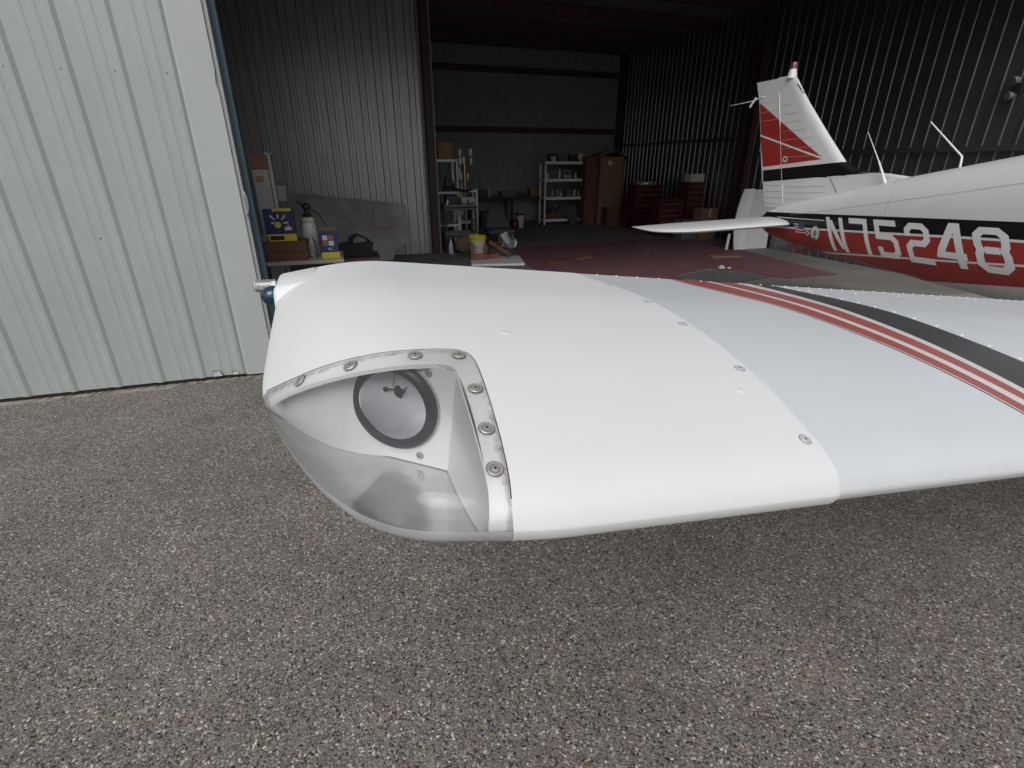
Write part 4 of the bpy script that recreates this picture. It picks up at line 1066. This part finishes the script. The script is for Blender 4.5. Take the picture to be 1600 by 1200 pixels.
# ------------------------------------------------------------------ rack and clutter beside the column
def rack(name, label, x0, x1, y0, y1, zs, posts=True, m=None, th=.045, top=None):
    m = m or M['shelf']; t = thing(name, label, 'shelf unit', ((x0 + x1) / 2, (y0 + y1) / 2, .006))
    for z in zs:
        b = MB(); b.box(x0, x1, y0, y1, z - th, z); b.build('shelf', m, t, bevel=.004)
    H_ = top or max(zs)
    for px_, py_ in ((x0 + .02, y0 + .02), (x1 - .02, y0 + .02), (x0 + .02, y1 - .02), (x1 - .02, y1 - .02)):
        b = MB(); b.box(px_ - .022, px_ + .022, py_ - .022, py_ + .022, .007, H_ + .01); b.build('post', m, t)
    return t
rack('shelf_unit', 'white plastic shelf unit beside the red column, half in shadow', 1.96, 2.46, 11.2, 11.7, (.50, 1.16, 1.78))
o = MB().box(2.06, 2.37, 11.25, 11.6, 1.782, 2.10).build('cardboard_box', M['card'], bevel=.005); tag(o, 'brown cardboard box on top of the white shelf unit by the column', 'box')
t = thing('paint_cans', '', ''); bpy.data.objects.remove(t)
rng = random.Random(5)
def jar(x, y, z, r, h, m, label, grp, cat='bottle', name='bottle', capm=None):
    b = MB(); b.xf = Matrix.Translation((x, y, z)); b.lathe([(r * .95, 0), (r, .01), (r, h * .72), (r * .45, h * .86), (r * .42, h)], 12)
    o = b.build(name, m, smooth=45); tag(o, label, cat, grp); return o
for k, (x, r, h, m) in enumerate([(2.08, .04, .16, 'dshelf'), (2.17, .045, .12, 'blackp'), (2.36, .04, .2, 'blackp')]):
    jar(x, 11.35, 1.162, r, h, M[m], ['dark container at the left end of the middle shelf beside the column', 'shorter black container second on the middle shelf beside the column', 'tall black container right of the purple box on the middle shelf'][k], 'dark containers on the rack by the column', 'container', 'container')
o = MB().box(2.2, 2.34, 11.26, 11.45, 1.162, 1.42).build('storage_box', M['chair'], bevel=.004); tag(o, 'dusky purple box on middle shelf of the rack by the column', 'box')
# second white shelf partly visible
t = rack('shelf_unit', 'white shelf unit standing behind the cluttered cart', 2.60, 3.04, 11.9, 12.3, (.48, 1.16), th=.05)
# brass lamp stand
t = thing('floor_lamp', 'brass floor lamp with several small frosted shades behind the cart', 'lamp', (2.55, 11.0, .006))
b = MB(); b.tube([(2.55, 11.0, .03), (2.55, 11.0, 1.80)], .020, 10); b.tube([(2.47, 11.02, .7), (2.47, 11.02, 1.5)], .028, 8); b.build('stem', M['brass'], t, smooth=50)
b = MB(); b.xf = Matrix.Translation((2.55, 11.0, .008)); b.lathe([(.15, 0), (.15, .015), (.03, .03)], 20); b.build('base', M['brass'], t, smooth=40)
for k, (dx, z, r) in enumerate(((-.10, 1.86, .034), (.12, 1.86, .036), (-.10, 1.70, .03), (-.03, 1.72, .022), (-.12, 1.52, .024), (-.10, 1.42, .03), (.05, 1.40, .02), (.13, 1.70, .028))):
    b = MB(); b.tube([(2.55, 11.0, z - .16), (2.55 + dx * .7, 10.97, z - .12), (2.55 + dx, 10.95, z - .02)], .007, 6); a = b.build('arm', M['blackp'], t, smooth=50)
    b = MB(); b.xf = Matrix.Translation((2.55 + dx, 10.95, z - .02)); b.lathe([(r * .6, 0), (r, .04), (r * 1.15, .13)], 14, cap=False); b.build('lamp_shade', M['shade'], a, smooth=50)
# utility cart with clutter
t = thing('utility_cart', 'grey plastic utility cart heaped with tools next to the column', 'cart', (2.35, 10.8, .006))
for z in (.90, .35):
    b = MB(); b.box(2.00, 2.68, 10.55, 10.95, z - .03, z); b.box(2.00, 2.68, 10.55, 10.565, z - .06, z + .045); b.box(2.00, 2.68, 10.935, 10.95, z, z + .045); b.box(2.0, 2.015, 10.565, 10.935, z, z + .045); b.box(2.665, 2.68, 10.565, 10.935, z, z + .045); b.build('tray', M['dshelf'], t, bevel=.004)
for lx in (2.03, 2.65):
    for ly in (10.58, 10.92):
        b = MB(); b.box(lx - .02, lx + .02, ly - .02, ly + .02, .09, .89); l = b.build('leg', M['blackp'], t)
        b = MB(); b.xf = Matrix.Translation((lx, ly, .048)) @ Matrix.Rotation(math.pi / 2, 4, 'X'); b.lathe([(.04, -.012), (.04, .012)], 14); b.build('caster', M['rubber'], l, smooth=40)
o = MB().box(2.36, 2.66, 10.62, 10.85, .902, 1.08).build('plastic_tub', M['greyedge'], bevel=.01); tag(o, 'grey plastic tub on the right of the utility cart', 'tub')
o = MB().box(2.05, 2.30, 10.62, 10.8, .902, 1.12).build('tool_case', M['blackp'], bevel=.02); tag(o, 'black tool case on the left of the utility cart', 'case')
o = MB().tube([(2.02, 10.6, 1.22), (2.15, 10.6, 1.27), (2.30, 10.62, 1.22), (2.5, 10.7, 1.19), (2.66, 10.75, 1.22)], [.02, .035, .028, .03, .012], 8).build('rag', M['cloth'], smooth=60); tag(o, 'black rag hanging over the clutter on the cart', 'rag')
for k in range(9):
    x = 2.06 + k * .068 + rng.uniform(-.01, .01); m = rng.choice(['dshelf', 'redbits', 'bulbwhite', 'blackp'])
    r_ = rng.uniform(.014, .026); h_ = rng.uniform(.05, .12)
    b = MB(); b.xf = Matrix.Translation((x, 10.59, .902)) @ Matrix.Rotation(rng.uniform(-.4, .4), 4, 'Y'); b.lathe([(r_, .012), (r_, h_), (r_ * .4, h_ * 1.15)], 10)
    tag(b.build('can', M[m], smooth=45), 'small can among the clutter along the cart edge', 'can', 'cans on the utility cart')
# sacks under the cart
b = MB(); b.xf = Matrix.Translation((2.40, 10.50, .006)) @ Matrix.Diagonal((1.25, .8, 1, 1))
b.lathe([(.10, 0), (.17, .06), (.19, .16), (.15, .27), (.07, .33), (.03, .34)], 16)
for i, v in enumerate(b.v): b.v[i] = (v[0] + .012 * math.sin(v[2] * 40 + v[1] * 30), v[1] + .015 * math.sin(v[0] * 50), v[2])
tag(b.build('sack', M['card'], smooth=60), 'crumpled tan sack on the floor in front of the cart', 'sack')
b = MB(); b.xf = Matrix.Translation((2.08, 10.45, .006)); b.lathe([(.045, 0), (.05, .02), (.045, .20), (.02, .24), (.02, .28)], 14)
tag(b.build('bottle', M['bulbwhite'], smooth=50), 'white bottle on the floor left of the tan sack', 'bottle')
# bucket, board and blocks
t = thing('bucket', 'cream plastic bucket with yellow rim standing on the board among timber', 'bucket', (2.46, 9.75, .05))
b = MB(); b.xf = Matrix.Translation((2.46, 9.75, .045)); b.lathe([(.135, 0), (.14, .01), (.165, .34)], 28); b.build('pail', M['bucket'], t, smooth=50)
b = MB(); b.xf = Matrix.Translation((2.46, 9.75, .365)); b.lathe([(.170, 0), (.178, .02), (.178, .06), (.165, .065), (.16, .02)], 28, cap=False); b.build('rim', M['yellow'], t, smooth=30)
b = MB(); b.tube([(2.30, 9.68, .34), (2.38, 9.56, .26), (2.50, 9.53, .22), (2.60, 9.60, .24), (2.62, 9.70, .32)], .004, 6); b.build('handle', M['metal'], t)
b = MB(); b.xf = rotz(2.70, 9.25, -12); b.box(-.48, .48, -.42, .42, .006, .045)
tag(b.build('white_board', M['shelf'], bevel=.004), 'flat white board on the floor under the bucket and blocks', 'board')
for k, (x, y, a, l, w_, h_, tl, lab) in enumerate([
    (2.27, 9.42, 85, .10, .05, .30, 0, 'upright timber block against the left of the bucket'),
    (2.42, 9.36, -8, .26, .09, .10, 0, 'short timber block lying in front of the bucket'),
    (2.68, 9.42, 10, .24, .10, .09, 0, 'timber block lying right of the bucket'),
    (2.60, 9.62, 70, .10, .06, .22, 0, 'squat upright timber block right of the bucket'),
    (2.84, 9.48, -48, .50, .07, .06, 1, 'long timber batten propped across the other blocks')]):
    b = MB(); b.xf = rotz(x, y, a)
    if tl: b.xf = b.xf @ Matrix.Translation((0, 0, .22)) @ Matrix.Rotation(.42, 4, 'Y') @ Matrix.Translation((0, 0, -.03))
    b.box(-l / 2, l / 2, -w_ / 2, w_ / 2, .0 if tl else .046, (.0 if tl else .046) + h_)
    tag(b.build('timber_block', M['wood'], bevel=.003), lab, 'wood block')
# office chair
t = thing('office_chair', 'worn grey fabric chair seen from behind the bucket', 'chair', (3.3, 11.3, .006))
b = MB(); b.add([(3.02, 11.15, .40), (3.58, 11.15, .40), (3.46, 11.32, .80), (3.14, 11.32, .80), (3.02, 11.24, .40), (3.58, 11.24, .40), (3.46, 11.40, .80), (3.14, 11.40, .80)], [(0, 1, 2, 3), (7, 6, 5, 4), (0, 4, 5, 1), (1, 5, 6, 2), (2, 6, 7, 3), (3, 7, 4, 0)]); b.build('backrest', M['chair'], t, bevel=.02, smooth=40)
b = MB(); b.box(3.02, 3.60, 10.85, 11.3, .30, .39); b.build('seat', M['chair'], t, bevel=.025, smooth=40)
b = MB(); b.tube([(3.31, 11.08, .06), (3.31, 11.08, .30)], .03, 10); b.build('stem', M['metal'], t)
for k in range(5):
    a = k * 2 * math.pi / 5 + .3; b = MB(); b.tube([(3.31, 11.08, .10), (3.31 + .27 * math.cos(a), 11.08 + .27 * math.sin(a), .06)], [.02, .014], 6)
    l = b.build('leg', M['dshelf'], t); b = MB(); b.xf = Matrix.Translation((3.31 + .27 * math.cos(a), 11.08 + .27 * math.sin(a), .031)) @ Matrix.Rotation(math.pi / 2, 4, 'X'); b.lathe([(.025, -.015), (.025, .015)], 10); b.build('caster', M['rubber'], l)
b = MB()
for i in range(9):
    for j in range(7):
        u, v_ = i / 8, j / 6
        b.v.append((3.22 + .36 * u + .03 * math.sin(v_ * 5), 10.72 + .1 * v_ + .02 * math.sin(u * 9), .02 + .30 * v_ + .03 * math.sin(u * 7 + v_ * 4)))
b.f = [[i * 7 + j, i * 7 + j + 1, (i + 1) * 7 + j + 1, (i + 1) * 7 + j] for i in range(8) for j in range(6)]; b.m = [0] * len(b.f)
tag(b.build('plastic_bag', M['film'], smooth=80), 'crumpled clear plastic sheeting hanging from the chair seat', 'plastic bag')

# ------------------------------------------------------------------ back of the bay
t = thing('workbench', 'long dark workbench along the back wall', 'workbench', (4.9, 15.5, .006))
b = MB(); b.box(3.7, 6.2, 15.2, 15.9, .74, .80); b.build('top', M['redoxide'], t)
for lx in (3.78, 4.95, 6.1):
    for ly in (15.26, 15.84):
        b = MB(); b.box(lx - .04, lx + .04, ly - .04, ly + .04, .007, .74); b.build('leg', M['redoxide'], t)
b = MB(); b.tube([(4.6, 15.26, .74), (4.2, 15.26, .4)], .02, 4); b.build('brace', M['wood'], t)
for k, (x, w_, h_, m) in enumerate([(3.9, .3, .2, 'chair'), (4.65, .45, .14, 'dshelf'), (5.1, .2, .12, 'blackp'), (5.55, .34, .22, 'card'), (5.9, .18, .2, 'tan')]):
    o = MB().box(x, x + w_, 15.3, 15.55, .802, .802 + h_).build('storage_box', M[m], bevel=.006)
    tag(o, ['dark purple box at the left end of the workbench', 'low grey tray in the middle of the workbench', 'small black box beside the grey tray on the workbench', 'brown carton toward the right of the workbench', 'small tan carton at the right end of the workbench'][k], 'box')
jar(4.28, 15.35, .802, .035, .26, M['shade'], 'pale bottle beside the purple box on the workbench', None)
b = MB(); b.box(3.95, 4.6, 15.0, 15.19, .007, .42); tag(b.build('crate', M['blackp'], bevel=.01), 'black crate under the left half of the workbench', 'crate')
t = thing('small_bucket', 'small white pail with black lid in front of the workbench', 'bucket', (4.93, 14.4, .006))
b = MB(); b.xf = Matrix.Translation((4.93, 14.4, .007)); b.lathe([(.085, 0), (.12, .34)], 20); b.build('pail', M['shade'], t, smooth=50)
b = MB(); b.xf = Matrix.Translation((4.93, 14.4, .347)); b.lathe([(.13, 0), (.13, .035), (0, .04)], 20); b.build('lid', M['blackp'], t, smooth=40)
t = thing('shop_vacuum', 'small dark red canister left of the white pail', 'canister', (4.6, 14.35, .006))
b = MB(); b.xf = Matrix.Translation((4.72, 14.3, .007)); b.lathe([(.12, 0), (.13, .03), (.13, .16), (.09, .23), (.03, .25)], 20); b.build('body', M['redcab'], t, smooth=40)
b = MB(); b.box(4.42, 4.58, 14.25, 14.4, .007, .20); b.box(4.45, 4.55, 14.24, 14.25, .19, .215); b.build('motor', M['redcab'], t, bevel=.01)
# white shelf unit with jars
t = rack('shelf_unit', 'white four-tier shelf unit with jars near the tall carton', 5.80, 7.16, 14.75, 15.2, (.17, .79, 1.29, 1.76), th=.075)
for i, z in enumerate((.792, 1.292)):
    n = 13 if i == 0 else 7
    for k in range(n):
        x = 5.93 + (1.10) * k / (n - 1) + rng.uniform(-.02, .02); h_ = rng.uniform(.14, .30) if i == 0 else rng.uniform(.12, .28)
        m = rng.choice(['dshelf', 'shade', 'chair', 'greyedge', 'blackp', 'dshelf'] if i == 0 else ['shade', 'tan', 'dshelf', 'bulbwhite'])
        jar(x, 14.86 + rng.uniform(0, .12), z, rng.uniform(.028, .042), h_, M[m], ('jar or spray bottle in the crowded row on the second shelf up' if i == 0 else 'bottle or tin on the third shelf up of the tall white unit'), ('bottles crowded on the second shelf' if i == 0 else 'bottles on the third shelf'))
o = MB().box(6.43, 6.62, 14.82, 14.95, 1.292, 1.53).build('small_speaker', M['greyedge'], bevel=.01); tag(o, 'pale box with a dark square on the third shelf of the white unit', 'box')
o = MB().box(6.46, 6.58, 14.805, 14.818, 1.40, 1.50).build('radio', M['blackp']); tag(o, 'dark square radio panel against the pale box on the third shelf', 'radio')
b = MB(); b.box(5.9, 6.4, 14.8, 15.1, .172, .34); tag(b.build('crate', M['bcard'], bevel=.01), 'brown crate on the bottom shelf of the white unit', 'crate')
b = MB(); b.tube([(6.0, 14.85, .36), (6.12, 14.86, .50), (6.25, 14.86, .38), (6.35, 14.86, .55)], .03, 8); tag(b.build('hose', M['blackp'], smooth=60), 'coiled black hose over the brown crate on the bottom shelf', 'hose')
b = MB(); b.xf = Matrix.Translation((6.75, 14.62, .05)) @ Matrix.Rotation(math.radians(-24), 4, 'Y'); b.box(-.16, .16, -.03, .03, 0, .55)
tag(b.build('lilac_panel', M['chair'], bevel=.006), 'lilac grey panel tilted against the bottom shelf of the white unit', 'panel')
for k, (x, w_, h_, m, lab) in enumerate([(5.95, .30, .20, 'blackp', 'dark lumpy case on top left of the white shelf unit'), (6.33, .2, .08, 'dshelf', 'low dark tin on top of the white shelf unit'), (6.62, .3, .17, 'blackp', 'dark box on top middle right of the white shelf unit')]):
    o = MB().box(x, x + w_, 14.85, 15.05, 1.762, 1.762 + h_).build('storage_box', M[m], bevel=.02); tag(o, lab, 'box')
b = MB(); b.xf = Matrix.Translation((6.08, 14.82, 1.762)); b.lathe([(.06, 0), (.075, .12), (.06, .14)], 14, cap=False); tag(b.build('white_tub', M['shade'], smooth=50), 'open white tub on top left of the white shelf unit', 'tub')
b = MB(); b.xf = Matrix.Translation((6.98, 14.9, 1.90)) @ Matrix.Diagonal((1, .7, .8, 1)); b.lathe([(.06, -.165), (.12, -.08), (.14, 0), (.10, .09), (0, .13)], 18); b.box(-.13, .16, -.12, -.05, -.03, .0)
tag(b.build('helmet', M['shade'], smooth=50), 'white and grey helmet on top right of the white shelf unit', 'helmet')
# tall carton with film
t = thing('tall_box', 'tall brown cardboard box draped with plastic film in the back corner', 'box', (7.7, 14.6, .006))
b = MB(); b.box(7.36, 8.12, 14.35, 14.95, .008, 1.88); b.build('carton', M['card'], t, bevel=.006)
b = MB(); b.box(7.60, 7.74, 14.343, 14.349, 1.66, 1.78); b.build('paper_label', M['paper'], t)
b = MB(); n = 18
for i in range(n):
    for j in range(12):
        u, v_ = i / (n - 1), j / 11; x = 7.22 + 1.0 * u; y = 14.22 + .8 * v_
        ed = min(u, 1 - u, v_ * 1.2, 1 - v_)
        z = 1.90 + .20 * math.sin(math.pi * u) * (1 - .6 * v_) + .02 * math.sin(u * 14 + v_ * 6) - (.10 if ed < .06 else 0)
        b.v.append((x, y, z))
b.f = [[i * 12 + j, i * 12 + j + 1, (i + 1) * 12 + j + 1, (i + 1) * 12 + j] for i in range(n - 1) for j in range(11)]; b.m = [0] * len(b.f)
b.build('plastic_film', M['film'], t, smooth=80)
o = MB().box(6.98, 7.33, 14.5, 14.9, .008, 1.9).build('brown_board', M['bcard']); tag(o, 'dark brown board standing between white shelf and tall box', 'board')
o = MB().box(7.45, 7.85, 13.9, 14.25, .008, .52).build('dark_carton', M['bcard'], bevel=.01); tag(o, 'dark carton on the floor in front of the tall box', 'box')
o = MB().box(7.95, 8.3, 13.7, 14.1, .008, .40).build('dark_carton', M['bcard'], bevel=.01); tag(o, 'lower brown carton right of the dark carton by the tall box', 'box')
# red tool chests
def chest(x0, x1, y0, y1, h_, label, steps):
    t = thing('tool_chest', label, 'tool chest', ((x0 + x1) / 2, (y0 + y1) / 2, .006))
    b = MB(); b.box(x0, x1, y0, y1, .09, h_); b.build('body', M['redcab'], t, bevel=.008)
    z = .13
    while z < h_ - .1:
        b = MB(); b.box(x0 + .03, x1 - .03, y0 - .014, y0, z, z + .12); d = b.build('drawer', M['redcab'], t, bevel=.003)
        b = MB(); b.box(x0 + .05, x1 - .05, y0 - .028, y0 - .014, z + .095, z + .108); b.build('handle', M['dshelf'], d)
        z += .135
    for cx_ in (x0 + .06, x1 - .06):
        for cy_ in (y0 + .06, y1 - .06):
            b = MB(); b.xf = Matrix.Translation((cx_, cy_, .048)) @ Matrix.Rotation(math.pi / 2, 4, 'X'); b.lathe([(.042, -.015), (.042, .015)], 12); b.build('caster', M['rubber'], t)
    return t
chest(7.75, 8.55, 12.9, 13.4, 1.16, 'dark red tool chest further back against the ribbed wall', 0)
chest(7.55, 8.25, 11.4, 11.9, .90, 'low red tool chest nearer to the airplane tail', 0)
chest(8.28, 8.75, 11.35, 11.85, 1.28, 'taller narrow red tool chest against the ribbed wall', 0)
o = MB().box(8.36, 8.74, 11.4, 11.7, 1.282, 1.47).build('white_carton', M['paper'], bevel=.004); tag(o, 'white carton on top of the taller red tool chest', 'box')
b = MB(); b.xf = Matrix.Translation((8.1, 13.1, 1.162)); b.lathe([(.3, 0), (.31, .02), (.28, .10), (.1, .16), (0, .17)], 20); tag(b.build('plastic_tub', M['film'], smooth=50), 'upturned clear tub on the rear red tool chest', 'tub')
t = thing('cardboard_box', 'upright brown cardboard box with tape stripe behind the stabilator', 'box', (8.45, 10.75, .006))
b = MB(); b.box(8.22, 8.66, 10.62, 10.95, .008, .72); b.build('carton', M['card'], t, bevel=.005)
b = MB(); b.box(8.41, 8.47, 10.616, 10.62, .52, .72); b.build('tape', M['table'], t)
o = MB().box(7.78, 8.2, 10.7, 11.05, .008, .46).build('grey_crate', M['dshelf'], bevel=.01); tag(o, 'dark grey crate left of the upright cardboard box', 'crate')
# pale curved panels behind the tail cone
def curved_panel(label, x0, x1, bow, y, h_, bulge):
    b = MB(); n = 14; vs = []
    for i in range(n + 1):
        z = .008 + h_ * i / n; u = i / n; off = bow * math.sin(math.pi * u * .9 + .2)
        for k in range(5):
            v_ = k / 4; vs.append((x0 - off * (1 - v_) - bulge * off * v_ + (x1 - x0) * v_, y + .03 * math.sin(v_ * math.pi), z))
    m = len(vs); vs += [(x, y_ + .02, z) for x, y_, z in vs]
    fs_ = [(i * 5 + k, i * 5 + k + 1, (i + 1) * 5 + k + 1, (i + 1) * 5 + k) for i in range(n) for k in range(4)]
    fs_ += [tuple(m + q for q in f[::-1]) for f in fs_]
    rim = [i * 5 for i in range(n + 1)] + [n * 5 + k for k in range(1, 5)] + [i * 5 + 4 for i in range(n - 1, -1, -1)] + [k for k in range(3, 0, -1)]
    fs_ += [(rim[i], rim[(i + 1) % len(rim)], m + rim[(i + 1) % len(rim)], m + rim[i]) for i in range(len(rim))]
    b.add(vs, fs_); tag(b.build('cowling_panel', M['letter'], smooth=50), label, 'panel')
curved_panel('pale panel with curved left edge standing behind the tail cone', 7.93, 8.20, .12, 9.0, 1.22, .55)
curved_panel('narrower pale panel right behind the tail cone', 8.16, 8.78, .10, 9.03, 1.20, .2)
o = MB().tube([(7.78, 9.1, .01), (7.80, 9.1, .34)], .03, 8).build('white_pipe', M['letter']); tag(o, 'short white pipe standing left of the curved pale panels', 'pipe')

# ------------------------------------------------------------------ maroon mat and debris
b = MB(); b.prism([(3.50, 10.77), (8.02, 11.16), (8.10, 9.0), (7.74, 6.32), (6.65, 6.31), (6.56, 6.88), (6.1, 7.45), (5.24, 7.14), (4.9, 6.3), (3.6, 6.3), (3.1, 8.4)], .0065, .014)
tag(b.build('floor_mat', M['mat']), 'worn maroon mat covering the hangar floor', 'mat')
b = MB(); b.prism([(5.07, 7.01), (5.9, 7.25), (6.5, 6.9), (6.55, 6.50), (5.6, 6.3)], .0145, .019)
tag(b.build('grey_sheet', M['dshelf']), 'dark grey sheet lying over the mat edge near the wing', 'sheet')
rng = random.Random(9)
for k, (x, y, l, w_, a, m, lab) in enumerate([(3.72, 8.80, .42, .17, 8, 'redbits', 'rust orange scrap board on the maroon mat'), (4.40, 9.02, .40, .10, 20, 'wood', 'pale tan wood scrap next to the rust orange scrap'),
        (7.10, 8.28, .62, .10, -12, 'card', 'long tan board on the right part of the mat'), (7.02, 8.52, .34, .07, -8, 'redbits', 'reddish scrap just behind the long tan board')]):
    b = MB(); b.xf = rotz(x, y, a); P = [(-l / 2, -w_ / 2), (-l * .1, -w_ * .6), (l / 2, -w_ * .4), (l * .48, w_ * .4), (l * .05, w_ / 2), (-l * .5, w_ * .45)]
    b.prism(P, .0145, .045); tag(b.build('wood_scrap', M[m], bevel=.003), lab, 'scrap')
def crumple(name, x, y, r, m, lab, cat, z0=.015, grp=None):
    bm = bmesh.new(); bmesh.ops.create_icosphere(bm, subdivisions=2, radius=r)
    for v in bm.verts: v.co = Vector((v.co.x * rng.uniform(.7, 1.3), v.co.y * rng.uniform(.7, 1.3), v.co.z * rng.uniform(.4, .8)))
    zmin = min(v.co.z for v in bm.verts)
    for v in bm.verts: v.co += Vector((x, y, z0 - zmin))
    me = bpy.data.meshes.new(name); bm.to_mesh(me); bm.free(); me.materials.append(m); o = link(name, me); tag(o, lab, cat, grp)
crumple('paper_scrap', 6.18, 7.26, .06, M['paper'], 'crumpled white paper on the mat above the wing edge', 'paper', .020)
crumple('paper_scrap', 6.30, 7.22, .035, M['paper'], 'smaller white paper scrap beside the crumpled one', 'paper', .020)
for k in range(16):
    x, y = rng.uniform(3.6, 7.6), rng.uniform(7.3, 10.4)
    crumple('debris_bit', x, y, rng.uniform(.010, .022), M[rng.choice(['paper', 'dshelf', 'blackp', 'redbits'])], 'tiny scrap of litter scattered on the maroon mat', 'litter', .015, 'litter scattered on the mat')
for k in range(10):
    x, y = rng.uniform(2.0, 3.0), rng.uniform(10.1, 10.5)
    crumple('debris_bit', x, y, rng.uniform(.010, .02), M[rng.choice(['paper', 'dshelf'])], 'tiny scrap of litter on the concrete by the column', 'litter', .007, 'litter by the column')
